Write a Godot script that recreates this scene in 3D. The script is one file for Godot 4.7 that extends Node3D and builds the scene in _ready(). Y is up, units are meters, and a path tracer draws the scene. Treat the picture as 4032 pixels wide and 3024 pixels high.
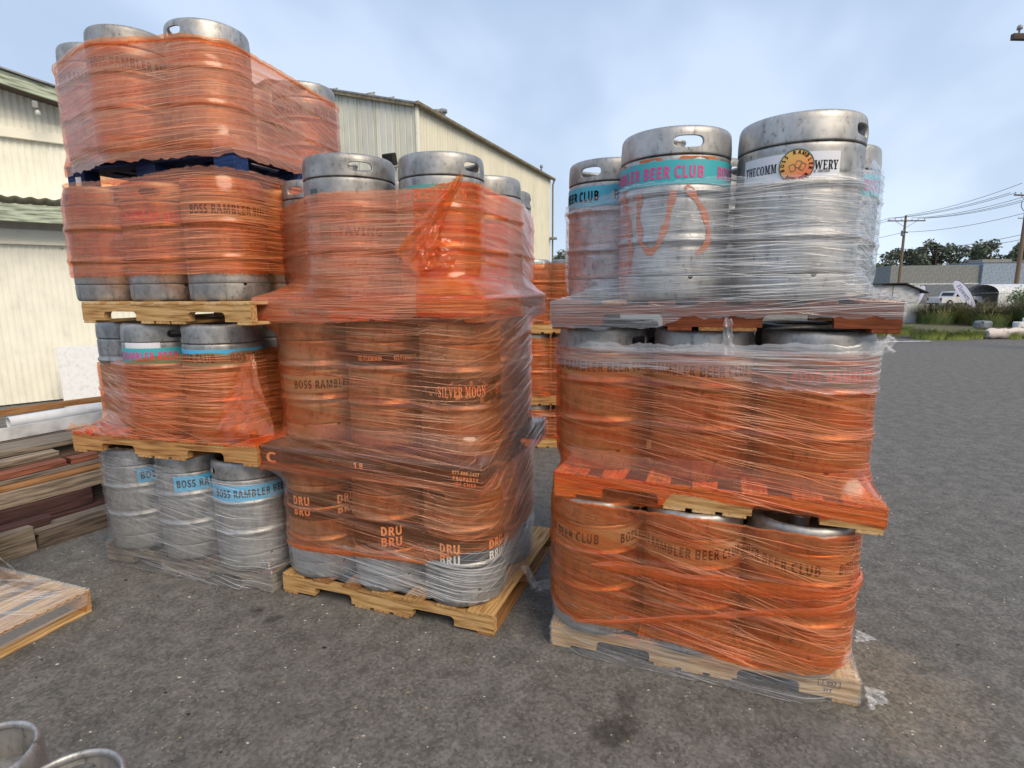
extends Node3D
# A yard with pallets of steel kegs stacked and wrapped in orange and clear stretch film.

const LV := 0.7185          # one storey of a stack: pallet plus keg
const PH := 0.112           # height of a wooden pallet
const KH := 0.6065          # height of a keg
const KR := 0.203           # radius of a keg
var rng := RandomNumberGenerator.new()
var taken := {}
var M := {}
var K := {}                 # shared keg meshes
var texts := {}


func _ready() -> void:
	rng.seed = 11
	set_camera()
	set_light()
	make_materials()
	build_ground()
	make_keg_meshes()
	stack_right()
	stack_middle()
	stack_left()
	far_stack()
	left_building()
	far_building()
	yard_right()
	lumber()
	wrapped_pallet()
	loose_kegs()
	build_debris()


# ------------------------------------------------------------------ camera and light
func set_camera() -> void:
	var c := Camera3D.new()
	c.name = "camera"
	c.fov = 68.435
	c.near = 0.05
	c.far = 900.0
	add_child(c)
	c.position = Vector3(0, 1.6, 0)
	c.basis = Basis(Vector3.RIGHT, -0.16751) * Basis(Vector3.BACK, -0.008464)
	c.current = true


func set_light() -> void:
	var sky_mat := ProceduralSkyMaterial.new()
	sky_mat.sky_top_color = Color(0.55, 0.62, 0.72)
	sky_mat.sky_horizon_color = Color(0.67, 0.73, 0.79)
	sky_mat.sky_curve = 0.14
	sky_mat.ground_bottom_color = Color(0.30, 0.29, 0.28)
	sky_mat.ground_horizon_color = Color(0.62, 0.66, 0.68)
	sky_mat.sun_angle_max = 1.0
	var n := FastNoiseLite.new()
	n.seed = 5
	n.noise_type = FastNoiseLite.TYPE_SIMPLEX_SMOOTH
	n.frequency = 0.9
	n.fractal_octaves = 5
	n.fractal_gain = 0.5
	var im := Image.create(1024, 512, false, Image.FORMAT_RGBA8)
	for y in 512:
		var e := (0.5 - (y + 0.5) / 512.0) * PI
		for x in 1024:
			var a := (x + 0.5) / 1024.0 * TAU
			var d := Vector3(cos(a) * cos(e), sin(e), sin(a) * cos(e))
			var p := d / (absf(d.y) + 0.30)
			var v := n.get_noise_3d(p.x * 0.55 + p.z * 0.3, 0.0, p.z * 1.1 - p.x * 0.4) + 0.10 * d.x
			var t := smoothstep(-0.20, 0.36, v)
			im.set_pixel(x, y, Color(0.95, 0.955, 0.98, t * 0.95))
	sky_mat.sky_cover = ImageTexture.create_from_image(im)
	sky_mat.sky_cover_modulate = Color(0.37, 0.365, 0.355)
	var sky := Sky.new()
	sky.sky_material = sky_mat
	var e := Environment.new()
	e.background_mode = Environment.BG_SKY
	e.sky = sky
	e.tonemap_mode = Environment.TONE_MAPPER_LINEAR
	e.tonemap_exposure = 1.75
	e.sdfgi_enabled = true
	e.ssao_enabled = true
	e.ssil_enabled = true
	var w := WorldEnvironment.new()
	w.name = "world_environment"
	w.environment = e
	add_child(w)
	var sun := DirectionalLight3D.new()
	sun.name = "sun"
	sun.light_energy = 0.5
	sun.light_color = Color(1.0, 0.94, 0.86)
	sun.light_angular_distance = 35.0
	sun.shadow_enabled = true
	add_child(sun)
	sun.look_at_from_position(Vector3.ZERO, Vector3(-0.46, -0.72, -0.66), Vector3.UP)


# ------------------------------------------------------------------ helpers
class MB:
	var v := PackedVector3Array()
	var n := PackedVector3Array()
	var t := PackedVector2Array()
	var c := PackedColorArray()
	var f := PackedInt32Array()
	var flat := false

	func vert(p: Vector3, nn: Vector3, uv := Vector2.ZERO) -> int:
		v.append(p)
		n.append(nn)
		t.append(uv)
		return v.size() - 1

	func tri(a: int, b: int, d: int) -> void:
		var g := (v[b] - v[a]).cross(v[d] - v[a])
		if g.dot(n[a] + n[b] + n[d]) > 0.0:
			f.append_array([a, d, b])
		else:
			f.append_array([a, b, d])

	func quad(a: int, b: int, d: int, e: int) -> void:
		tri(a, b, d)
		tri(a, d, e)

	# a flat face from its corners, facing away from a point inside
	func face(ps: Array, inside: Vector3) -> void:
		var nn: Vector3 = (ps[1] - ps[0]).cross(ps[2] - ps[0]).normalized()
		var mid := Vector3.ZERO
		for p in ps:
			mid += p
		if nn.dot(mid / ps.size() - inside) < 0.0:
			nn = -nn
		var i := []
		for p in ps:
			i.append(vert(p, nn))
		for k in range(1, ps.size() - 1):
			tri(i[0], i[k], i[k + 1])

	# a box with bevelled edges
	func box(at: Vector3, size: Vector3, bevel := 0.003, turn := Basis()) -> void:
		var h := size / 2.0
		var b := minf(bevel, minf(h.x, minf(h.y, h.z)) * 0.45)
		var ax := [Vector3(1, 0, 0), Vector3(0, 1, 0), Vector3(0, 0, 1)]
		var hs := [h.x, h.y, h.z]
		var face_c := {}
		for a in 3:
			for s in [-1, 1]:
				var u: Vector3 = ax[(a + 1) % 3]
				var w: Vector3 = ax[(a + 2) % 3]
				var hu: float = hs[(a + 1) % 3] - b
				var hw: float = hs[(a + 2) % 3] - b
				var o: Vector3 = ax[a] * s * hs[a]
				var ps := []
				for k in [[-1, -1], [1, -1], [1, 1], [-1, 1]]:
					ps.append(at + turn * (o + u * k[0] * hu + w * k[1] * hw))
				face(ps, at)
				face_c[[a, s]] = true
		if b <= 0.0005:
			return
		for a in 3:
			var u: Vector3 = ax[(a + 1) % 3]
			var w: Vector3 = ax[(a + 2) % 3]
			var hu: float = hs[(a + 1) % 3]
			var hw: float = hs[(a + 2) % 3]
			var ha: float = hs[a] - b
			for su in [-1, 1]:
				for sw in [-1, 1]:
					var p1: Vector3 = u * su * hu + w * sw * (hw - b)
					var p2: Vector3 = u * su * (hu - b) + w * sw * hw
					face([at + turn * (p1 - ax[a] * ha), at + turn * (p1 + ax[a] * ha), at + turn * (p2 + ax[a] * ha), at + turn * (p2 - ax[a] * ha)], at)

	# a tube along points with one radius each
	func tube(ps: Array, rs: Array, sides := 8, caps := true) -> void:
		var prev := Vector3.ZERO
		var rings := []
		for i in ps.size():
			var d: Vector3 = (ps[mini(i + 1, ps.size() - 1)] - ps[maxi(i - 1, 0)]).normalized()
			if prev == Vector3.ZERO:
				prev = d.cross(Vector3.UP if absf(d.y) < 0.9 else Vector3.RIGHT).normalized()
			var s := (prev - d * prev.dot(d)).normalized()
			prev = s
			var q := d.cross(s)
			var ring := []
			for k in sides + 1:
				var a := TAU * k / sides
				var nn := s * cos(a) + q * sin(a)
				ring.append(vert(ps[i] + nn * rs[i], nn, Vector2(float(k) / sides, float(i))))
			rings.append(ring)
		for i in ps.size() - 1:
			for k in sides:
				quad(rings[i][k], rings[i][k + 1], rings[i + 1][k + 1], rings[i + 1][k])
		if caps:
			for e in [0, ps.size() - 1]:
				var d: Vector3 = (ps[1] - ps[0]) * -1.0 if e == 0 else ps[e] - ps[e - 1]
				d = d.normalized()
				var mid := vert(ps[e], d)
				var ring := []
				for k in sides + 1:
					ring.append(vert(v[rings[e][k]], d))
				for k in sides:
					tri(mid, ring[k], ring[k + 1])

	# a surface of revolution about y; the profile runs upwards along the outside
	func lathe(prof: Array, segs := 48, a0 := 0.0, a1 := TAU, at := Vector3.ZERO) -> void:
		var nr := prof.size()
		var pn := []
		for i in nr:
			var d: Vector2 = prof[mini(i + 1, nr - 1)] - prof[maxi(i - 1, 0)]
			pn.append(Vector2(d.y, -d.x).normalized())
		var base := v.size()
		for k in segs + 1:
			var a := a0 + (a1 - a0) * k / segs
			for i in nr:
				vert(at + Vector3(sin(a) * prof[i].x, prof[i].y, cos(a) * prof[i].x), Vector3(sin(a) * pn[i].x, pn[i].y, cos(a) * pn[i].x), Vector2(a * 0.2, prof[i].y))
		for k in segs:
			for i in nr - 1:
				var a := base + k * nr + i
				quad(a, a + nr, a + nr + 1, a + 1)

	# a polygon in x, y pushed along z
	func extrude(poly: PackedVector2Array, z0: float, z1: float) -> void:
		var ids := Geometry2D.triangulate_polygon(poly)
		for z in [z0, z1]:
			var nn := Vector3(0, 0, -1.0 if z == minf(z0, z1) else 1.0)
			var b := v.size()
			for p in poly:
				vert(Vector3(p.x, p.y, z), nn)
			for i in range(0, ids.size(), 3):
				tri(b + ids[i], b + ids[i + 1], b + ids[i + 2])
		var turn := 1.0 if Geometry2D.is_polygon_clockwise(poly) else -1.0
		for i in poly.size():
			var p := poly[i]
			var q := poly[(i + 1) % poly.size()]
			var nn := Vector3(-(q - p).y, (q - p).x, 0).normalized() * turn
			var a := vert(Vector3(p.x, p.y, z0), nn)
			var b2 := vert(Vector3(q.x, q.y, z0), nn)
			var c2 := vert(Vector3(q.x, q.y, z1), nn)
			var d := vert(Vector3(p.x, p.y, z1), nn)
			quad(a, b2, c2, d)

	func mesh() -> ArrayMesh:
		var arr := []
		arr.resize(Mesh.ARRAY_MAX)
		arr[Mesh.ARRAY_VERTEX] = v
		arr[Mesh.ARRAY_NORMAL] = n
		arr[Mesh.ARRAY_TEX_UV] = t
		if c.size() == v.size():
			arr[Mesh.ARRAY_COLOR] = c
		arr[Mesh.ARRAY_INDEX] = f
		var m := ArrayMesh.new()
		m.add_surface_from_arrays(Mesh.PRIMITIVE_TRIANGLES, arr)
		return m


func numbered(called: String) -> String:
	var k: int = taken.get(called, 0)
	taken[called] = k + 1
	return called if k == 0 else "%s_%03d" % [called, k]


func tag(o: Node, label: String, category: String, group := "") -> void:
	o.set_meta("label", label)
	o.set_meta("category", category)
	if group:
		o.set_meta("group", group)


func thing(called: String, label: String, category: String, at := Vector3.ZERO, yaw := 0.0, group := "") -> Node3D:
	var o := Node3D.new()
	o.name = numbered(called)
	add_child(o)
	o.position = at
	o.rotation.y = yaw
	o.set_meta("kind", "thing")
	tag(o, label, category, group)
	return o


func part(called: String, mesh: Mesh, mat: Material, parent: Node, xf := Transform3D()) -> MeshInstance3D:
	var o := MeshInstance3D.new()
	o.name = called
	o.mesh = mesh
	o.material_override = mat
	o.transform = xf
	parent.add_child(o, true)
	return o


func structure(called: String, mesh: Mesh, mat: Material) -> MeshInstance3D:
	var o := part(numbered(called), mesh, mat, self)
	o.set_meta("kind", "structure")
	return o


func box_mesh(size: Vector3, bevel := 0.003) -> ArrayMesh:
	var b := MB.new()
	b.box(Vector3.ZERO, size, bevel)
	return b.mesh()


func at_yaw(p: Vector3, yaw := 0.0) -> Transform3D:
	return Transform3D(Basis(Vector3.UP, yaw), p)


# ------------------------------------------------------------------ materials
func noise_tex(seed_: int, freq: float, w: int, h: int, ramp: Array, type := FastNoiseLite.TYPE_SIMPLEX_SMOOTH, oct := 4, ridged := false, normal := 0.0) -> NoiseTexture2D:
	var n := FastNoiseLite.new()
	n.seed = seed_
	n.noise_type = type
	n.frequency = freq
	n.fractal_octaves = oct
	n.fractal_type = FastNoiseLite.FRACTAL_RIDGED if ridged else FastNoiseLite.FRACTAL_FBM
	var t := NoiseTexture2D.new()
	t.width = w
	t.height = h
	t.seamless = true
	t.seamless_blend_skirt = 0.15
	t.noise = n
	if normal > 0.0:
		t.as_normal_map = true
		t.bump_strength = normal
	if ramp:
		var g := Gradient.new()
		var offs := PackedFloat32Array()
		var cols := PackedColorArray()
		for r in ramp:
			offs.append(r[0])
			cols.append(r[1])
		g.offsets = offs
		g.colors = cols
		t.color_ramp = g
	return t


func g(x: float, a := 1.0) -> Color:
	return Color(x, x, x, a)


func std(color: Color, rough: float, metal := 0.0, tex: Texture2D = null, scale := Vector3.ONE, world := false) -> StandardMaterial3D:
	var m := StandardMaterial3D.new()
	m.albedo_color = color
	m.roughness = rough
	m.metallic = metal
	if tex:
		m.albedo_texture = tex
		m.uv1_triplanar = true
		m.uv1_world_triplanar = world
		m.uv1_scale = scale
	return m


func make_materials() -> void:
	# steel: blotched, handled, washed
	var blot := noise_tex(3, 0.011, 512, 512, [[0.0, g(0.56)], [0.30, g(0.78)], [0.5, g(0.88)], [0.75, g(0.95)], [1.0, g(1.0)]], FastNoiseLite.TYPE_SIMPLEX_SMOOTH, 6)
	var rough := noise_tex(4, 0.02, 512, 512, [[0.0, g(0.55)], [0.5, g(0.8)], [1.0, g(1.0)]], FastNoiseLite.TYPE_SIMPLEX_SMOOTH, 5)
	var scuff := noise_tex(6, 0.055, 512, 512, [[0.0, g(0.45)], [0.16, g(0.72)], [0.27, g(0.95)], [0.6, g(1.0)], [0.85, g(1.0)], [1.0, g(0.9)]], FastNoiseLite.TYPE_SIMPLEX_SMOOTH, 5)
	for i in 3:
		var m := std(Color([0.80, 0.765, 0.74][i], [0.797, 0.762, 0.734][i], [0.79, 0.753, 0.725][i]), [0.62, 0.66, 0.70][i], 0.80, blot, Vector3(1.7, 0.9, 1.7))
		m.uv1_offset = Vector3(0.31, 0.17, 0.73) * (i + 1)
		m.roughness_texture = rough
		m.detail_enabled = true
		m.detail_blend_mode = BaseMaterial3D.BLEND_MODE_MUL
		m.detail_albedo = scuff
		m.roughness_texture_channel = BaseMaterial3D.TEXTURE_CHANNEL_RED
		M["steel%d" % i] = m
	var grime := noise_tex(17, 0.014, 512, 512, [[0.0, g(0.90)], [0.30, g(0.965)], [0.6, g(0.99)], [1.0, g(1.0)]], FastNoiseLite.TYPE_SIMPLEX_SMOOTH, 6)
	# wood in several tones; the grain runs along local x
	var grain := noise_tex(21, 0.012, 512, 512, [[0.0, Color(0.55, 0.45, 0.34)], [0.3, Color(0.82, 0.75, 0.64)], [0.55, Color(0.95, 0.9, 0.82)], [1.0, Color(1, 1, 1)]], FastNoiseLite.TYPE_SIMPLEX_SMOOTH, 6)
	var grain_grey := noise_tex(23, 0.012, 512, 512, [[0.0, g(0.42)], [0.28, g(0.70)], [0.5, g(0.86)], [0.75, g(0.97)], [1.0, g(1.0)]], FastNoiseLite.TYPE_SIMPLEX_SMOOTH, 6)
	var wood_bump := noise_tex(22, 0.02, 512, 512, [], FastNoiseLite.TYPE_SIMPLEX_SMOOTH, 5, false, 6.0)
	var tones := {
		"pine": Color(0.79, 0.66, 0.47), "pine1": Color(0.74, 0.58, 0.39), "pine2": Color(0.84, 0.73, 0.56), "pine3": Color(0.66, 0.50, 0.34),
		"old": Color(0.52, 0.48, 0.44), "old1": Color(0.57, 0.52, 0.46), "old2": Color(0.44, 0.39, 0.35), "old3": Color(0.66, 0.60, 0.53),
		"brown": Color(0.44, 0.33, 0.26), "maroon": Color(0.33, 0.22, 0.21), "red_paint": Color(0.62, 0.38, 0.29), "blue": Color(0.06, 0.22, 0.50), "blue1": Color(0.05, 0.16, 0.36), "red_brown": Color(0.50, 0.26, 0.13)}
	for k in tones:
		var m := std(tones[k], 0.85, 0.0, grain_grey if k.begins_with("old") or k in ["brown", "maroon", "red_paint"] else grain, Vector3(0.45, 7.0, 7.0))
		m.uv1_offset = Vector3(rng.randf(), rng.randf(), rng.randf())
		m.normal_enabled = true
		m.normal_texture = wood_bump
		m.normal_scale = 0.9
		M[k] = m
	# film
	film_materials()
	# print
	M.teal = std(Color(0.25, 0.66, 0.70), 0.45)
	M.sky_blue = std(Color(0.30, 0.68, 0.86), 0.45)
	M.pale_blue = std(Color(0.60, 0.71, 0.75), 0.5)
	M.black_ink = std(Color(0.07, 0.07, 0.08), 0.5)
	M.pink_ink = std(Color(0.80, 0.30, 0.55), 0.5)
	M.red_ink = std(Color(0.80, 0.12, 0.14), 0.5)
	M.white_label = std(Color(0.86, 0.87, 0.90), 0.5)
	M.white_ink = std(Color(0.88, 0.86, 0.82), 0.5)
	M.black_band = std(Color(0.10, 0.10, 0.10), 0.45)
	M.teal_blue = std(Color(0.28, 0.64, 0.74), 0.45)
	M.teal_dark = std(Color(0.22, 0.40, 0.38), 0.45)
	M.teal_grey = std(Color(0.36, 0.60, 0.60), 0.45)
	M.grey_blue = std(Color(0.42, 0.54, 0.60), 0.5)
	M.grey_patch = std(Color(0.26, 0.33, 0.36), 0.6)
	M.brown_patch = std(Color(0.30, 0.17, 0.10), 0.5)
	M.faded_ink = std(Color(0.25, 0.22, 0.22), 0.6)
	M.cream_ink = std(Color(0.90, 0.80, 0.70), 0.5)
	M.pink_red_ink = std(Color(0.88, 0.25, 0.35), 0.5)
	M.badge_rim = std(Color(0.20, 0.38, 0.38), 0.5)
	M.badge_line = std(Color(0.40, 0.33, 0.22), 0.5)
	var worn := noise_tex(61, 0.03, 256, 256, [[0.0, Color(0.10, 0.09, 0.09)], [0.70, Color(0.11, 0.10, 0.09)], [0.73, Color(0.62, 0.58, 0.54)], [1.0, Color(0.7, 0.66, 0.6)]], FastNoiseLite.TYPE_SIMPLEX_SMOOTH, 4)
	M.black_worn = std(Color.WHITE, 0.5, 0.0, worn, Vector3(2.2, 2.2, 2.2))
	var gr := Gradient.new()
	gr.offsets = PackedFloat32Array([0.0, 0.5, 1.0])
	gr.colors = PackedColorArray([Color(0.90, 0.78, 0.40), Color(0.90, 0.62, 0.36), Color(0.85, 0.36, 0.28)])
	var gt := GradientTexture2D.new()
	gt.gradient = gr
	gt.width = 64
	gt.height = 64
	gt.fill_from = Vector2(0.2, 0.0)
	gt.fill_to = Vector2(0.8, 1.0)
	M.badge = std(Color.WHITE, 0.5)
	M.badge.albedo_texture = gt
	var plain := func(c: Color, rough_ := 0.7, metal := 0.0) -> StandardMaterial3D:
		return std(c, rough_, metal, blot, Vector3(0.6, 0.6, 0.6))
	for i in 2:
		M["cream%d" % i] = std([Color(0.965, 0.96, 0.905), Color(0.955, 0.95, 0.89)][i], 0.6, 0.0, grime, Vector3(0.7, 0.35, 0.7), true)
	M.cream_trim = std(Color(0.955, 0.945, 0.88), 0.6, 0.0, grime, Vector3(0.5, 0.5, 0.5), true)
	for i in 3:
		M["cream_far%d" % i] = std([Color(0.895, 0.88, 0.80), Color(0.915, 0.90, 0.82), Color(0.905, 0.89, 0.81)][i], 0.7, 0.0, grime, Vector3(0.25, 0.1, 0.25), true)
		M["grey_far%d" % i] = std([Color(0.86, 0.86, 0.80), Color(0.88, 0.88, 0.83), Color(0.84, 0.84, 0.79)][i], 0.7, 0.0, grime, Vector3(0.3, 0.12, 0.3), true)
	M.cream_far_pale = std(Color(0.93, 0.91, 0.82), 0.7, 0.0, grime, Vector3(0.25, 0.1, 0.25), true)
	M.grey_panel = plain.call(Color(0.62, 0.64, 0.60))
	M.gutter_tan = plain.call(Color(0.58, 0.53, 0.42))
	M.grey_metal = plain.call(Color(0.60, 0.61, 0.61), 0.5, 0.3)
	M.green_board = std(Color(0.76, 0.81, 0.72), 0.75, 0.0, grain_grey, Vector3(0.4, 4.0, 4.0))
	M.white_metal = plain.call(Color(0.90, 0.91, 0.92), 0.4)
	M.white_board = std(Color(0.88, 0.89, 0.90), 0.6, 0.0, noise_tex(71, 0.03, 256, 256, [[0.0, g(0.88)], [0.4, g(0.97)], [1.0, g(1.0)]], FastNoiseLite.TYPE_SIMPLEX_SMOOTH, 5), Vector3(1.5, 1.5, 1.5))
	M.lamp_glass = std(Color(0.75, 0.76, 0.74), 0.15)
	M.line_white = plain.call(Color(0.90, 0.90, 0.88))
	M.soil = std(Color(0.36, 0.33, 0.27), 0.95, 0.0, grime, Vector3(0.6, 0.6, 0.6), true)
	M.pale_concrete = std(Color(0.80, 0.81, 0.80), 0.85, 0.0, grime, Vector3(0.9, 0.9, 0.9))
	M.grey_concrete = std(Color(0.60, 0.61, 0.59), 0.9, 0.0, grime, Vector3(0.9, 0.9, 0.9))
	M.dark_roof = plain.call(Color(0.13, 0.12, 0.12))
	M.grey_wall = plain.call(Color(0.56, 0.575, 0.57))
	M.grey_wall_dark = plain.call(Color(0.50, 0.53, 0.56))
	M.blue_wall = plain.call(Color(0.62, 0.69, 0.76))
	M.car_white = std(Color(0.82, 0.83, 0.84), 0.3)
	M.dark_glass = std(Color(0.05, 0.055, 0.06), 0.1)
	M.tail_red = std(Color(0.6, 0.18, 0.12), 0.3)
	M.tyre = std(Color(0.08, 0.08, 0.08), 0.9)
	M.flag_white = std(Color(0.76, 0.78, 0.88), 0.8)
	M.navy_ink = std(Color(0.22, 0.26, 0.40), 0.8)
	M.pole_wood = std(Color(0.48, 0.41, 0.34), 0.9)
	M.arm_wood = std(Color(0.38, 0.33, 0.29), 0.9)
	M.cable = std(Color(0.30, 0.30, 0.31), 0.8)
	M.tarp = std(Color(0.80, 0.76, 0.74), 0.7)
	M.bark = std(Color(0.30, 0.25, 0.21), 0.9)
	M.leaf_dark = std(Color(0.36, 0.395, 0.33), 0.8)
	M.leaf_mid = std(Color(0.41, 0.44, 0.35), 0.8)
	M.leaf_blue = std(Color(0.40, 0.44, 0.43), 0.8)
	M.leaf_green = std(Color(0.24, 0.40, 0.14), 0.7)
	M.grass_olive = std(Color(0.42, 0.43, 0.24), 0.8)
	M.grass_green = std(Color(0.33, 0.40, 0.20), 0.8)
	M.grass_straw = std(Color(0.62, 0.56, 0.42), 0.8)
	M.grass_lime = std(Color(0.50, 0.56, 0.26), 0.8)
	M.chip_pale = std(Color(0.72, 0.70, 0.64), 0.8)
	M.chip_tan = std(Color(0.56, 0.50, 0.40), 0.85)
	M.chip_dark = std(Color(0.13, 0.12, 0.12), 0.8)
	for k in ["black_band", "black_worn", "black_ink"]:
		M[k].metallic_specular = 0.2
		M[k].roughness = 0.7
	M.paint_orange = std(Color(0.74, 0.42, 0.25), 0.7)


func film_materials() -> void:
	var nm := noise_tex(41, 0.016, 512, 512, [], FastNoiseLite.TYPE_SIMPLEX_SMOOTH, 3, true, 10.0)
	var tint := noise_tex(43, 0.010, 512, 512, [[0.0, Color(1.0, 0.66, 0.46)], [0.45, Color(1.0, 0.86, 0.76)], [0.6, Color(1, 1, 1)], [1.0, Color(1, 1, 1)]], FastNoiseLite.TYPE_SIMPLEX_SMOOTH, 5)
	# dyed film lets light through in its own colour; its gloss is a coat
	var dyed := {"orange": Color(1.0, 0.60, 0.345, 0.12), "amber": Color(1.0, 0.71, 0.51, 0.09), "thin_orange": Color(1.0, 0.685, 0.535, 0.25), "orange_layer": Color(1.0, 0.78, 0.55, 0.06), "orange_crumple": Color(1.0, 0.66, 0.42, 0.16), "orange_rope": Color(1.0, 0.60, 0.34, 0.22)}
	for k in dyed:
		var m := StandardMaterial3D.new()
		m.transparency = BaseMaterial3D.TRANSPARENCY_ALPHA
		m.albedo_color = dyed[k]
		m.refraction_enabled = true
		m.refraction_scale = 0.0
		m.roughness = 0.06
		m.clearcoat_enabled = true
		m.clearcoat = 1.0
		m.clearcoat_roughness = 0.2
		if k in ["orange", "amber", "thin_orange", "orange_layer"]:
			m.albedo_texture = tint
			m.normal_enabled = true
			m.normal_texture = nm
			m.normal_scale = 0.5
			m.uv1_scale = Vector3(0.13, 5.0, 1)
		m.cull_mode = BaseMaterial3D.CULL_DISABLED
		M[k] = m
	var clear := {"clear": Color(0.93, 0.95, 0.98, 0.07), "clear_crumple": Color(0.95, 0.96, 0.98, 0.20), "orange_pleat": Color(1.0, 0.66, 0.49, 0.44), "amber_pleat": Color(1.0, 0.70, 0.55, 0.34), "thin_orange_pleat": Color(1.0, 0.73, 0.60, 0.44), "clear_pleat": Color(0.93, 0.95, 0.98, 0.34)}  # the pleat colours carry part of the sheen on the folds
	for k in clear:
		var m := StandardMaterial3D.new()
		m.transparency = BaseMaterial3D.TRANSPARENCY_ALPHA
		m.albedo_color = clear[k]
		m.roughness = 0.12
		if k == "clear":
			m.normal_enabled = true
			m.normal_texture = nm
			m.normal_scale = 0.7
			m.uv1_scale = Vector3(0.15, 5.0, 1)
		m.cull_mode = BaseMaterial3D.CULL_DISABLED
		M[k] = m
	# film drawn together in layers; the sheen of its wrinkles painted in as streaks
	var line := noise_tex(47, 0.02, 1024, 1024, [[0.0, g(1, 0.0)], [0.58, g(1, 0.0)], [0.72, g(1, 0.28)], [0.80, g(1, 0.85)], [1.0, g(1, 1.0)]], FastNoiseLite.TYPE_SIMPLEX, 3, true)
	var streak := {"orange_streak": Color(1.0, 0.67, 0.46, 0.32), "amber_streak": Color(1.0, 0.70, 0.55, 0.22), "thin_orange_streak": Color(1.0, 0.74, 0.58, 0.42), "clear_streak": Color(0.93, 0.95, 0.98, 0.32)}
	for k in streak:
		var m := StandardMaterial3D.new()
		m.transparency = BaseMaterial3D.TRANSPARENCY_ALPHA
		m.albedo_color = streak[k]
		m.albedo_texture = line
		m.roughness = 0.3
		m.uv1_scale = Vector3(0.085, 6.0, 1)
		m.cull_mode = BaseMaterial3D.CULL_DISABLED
		M[k] = m


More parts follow.
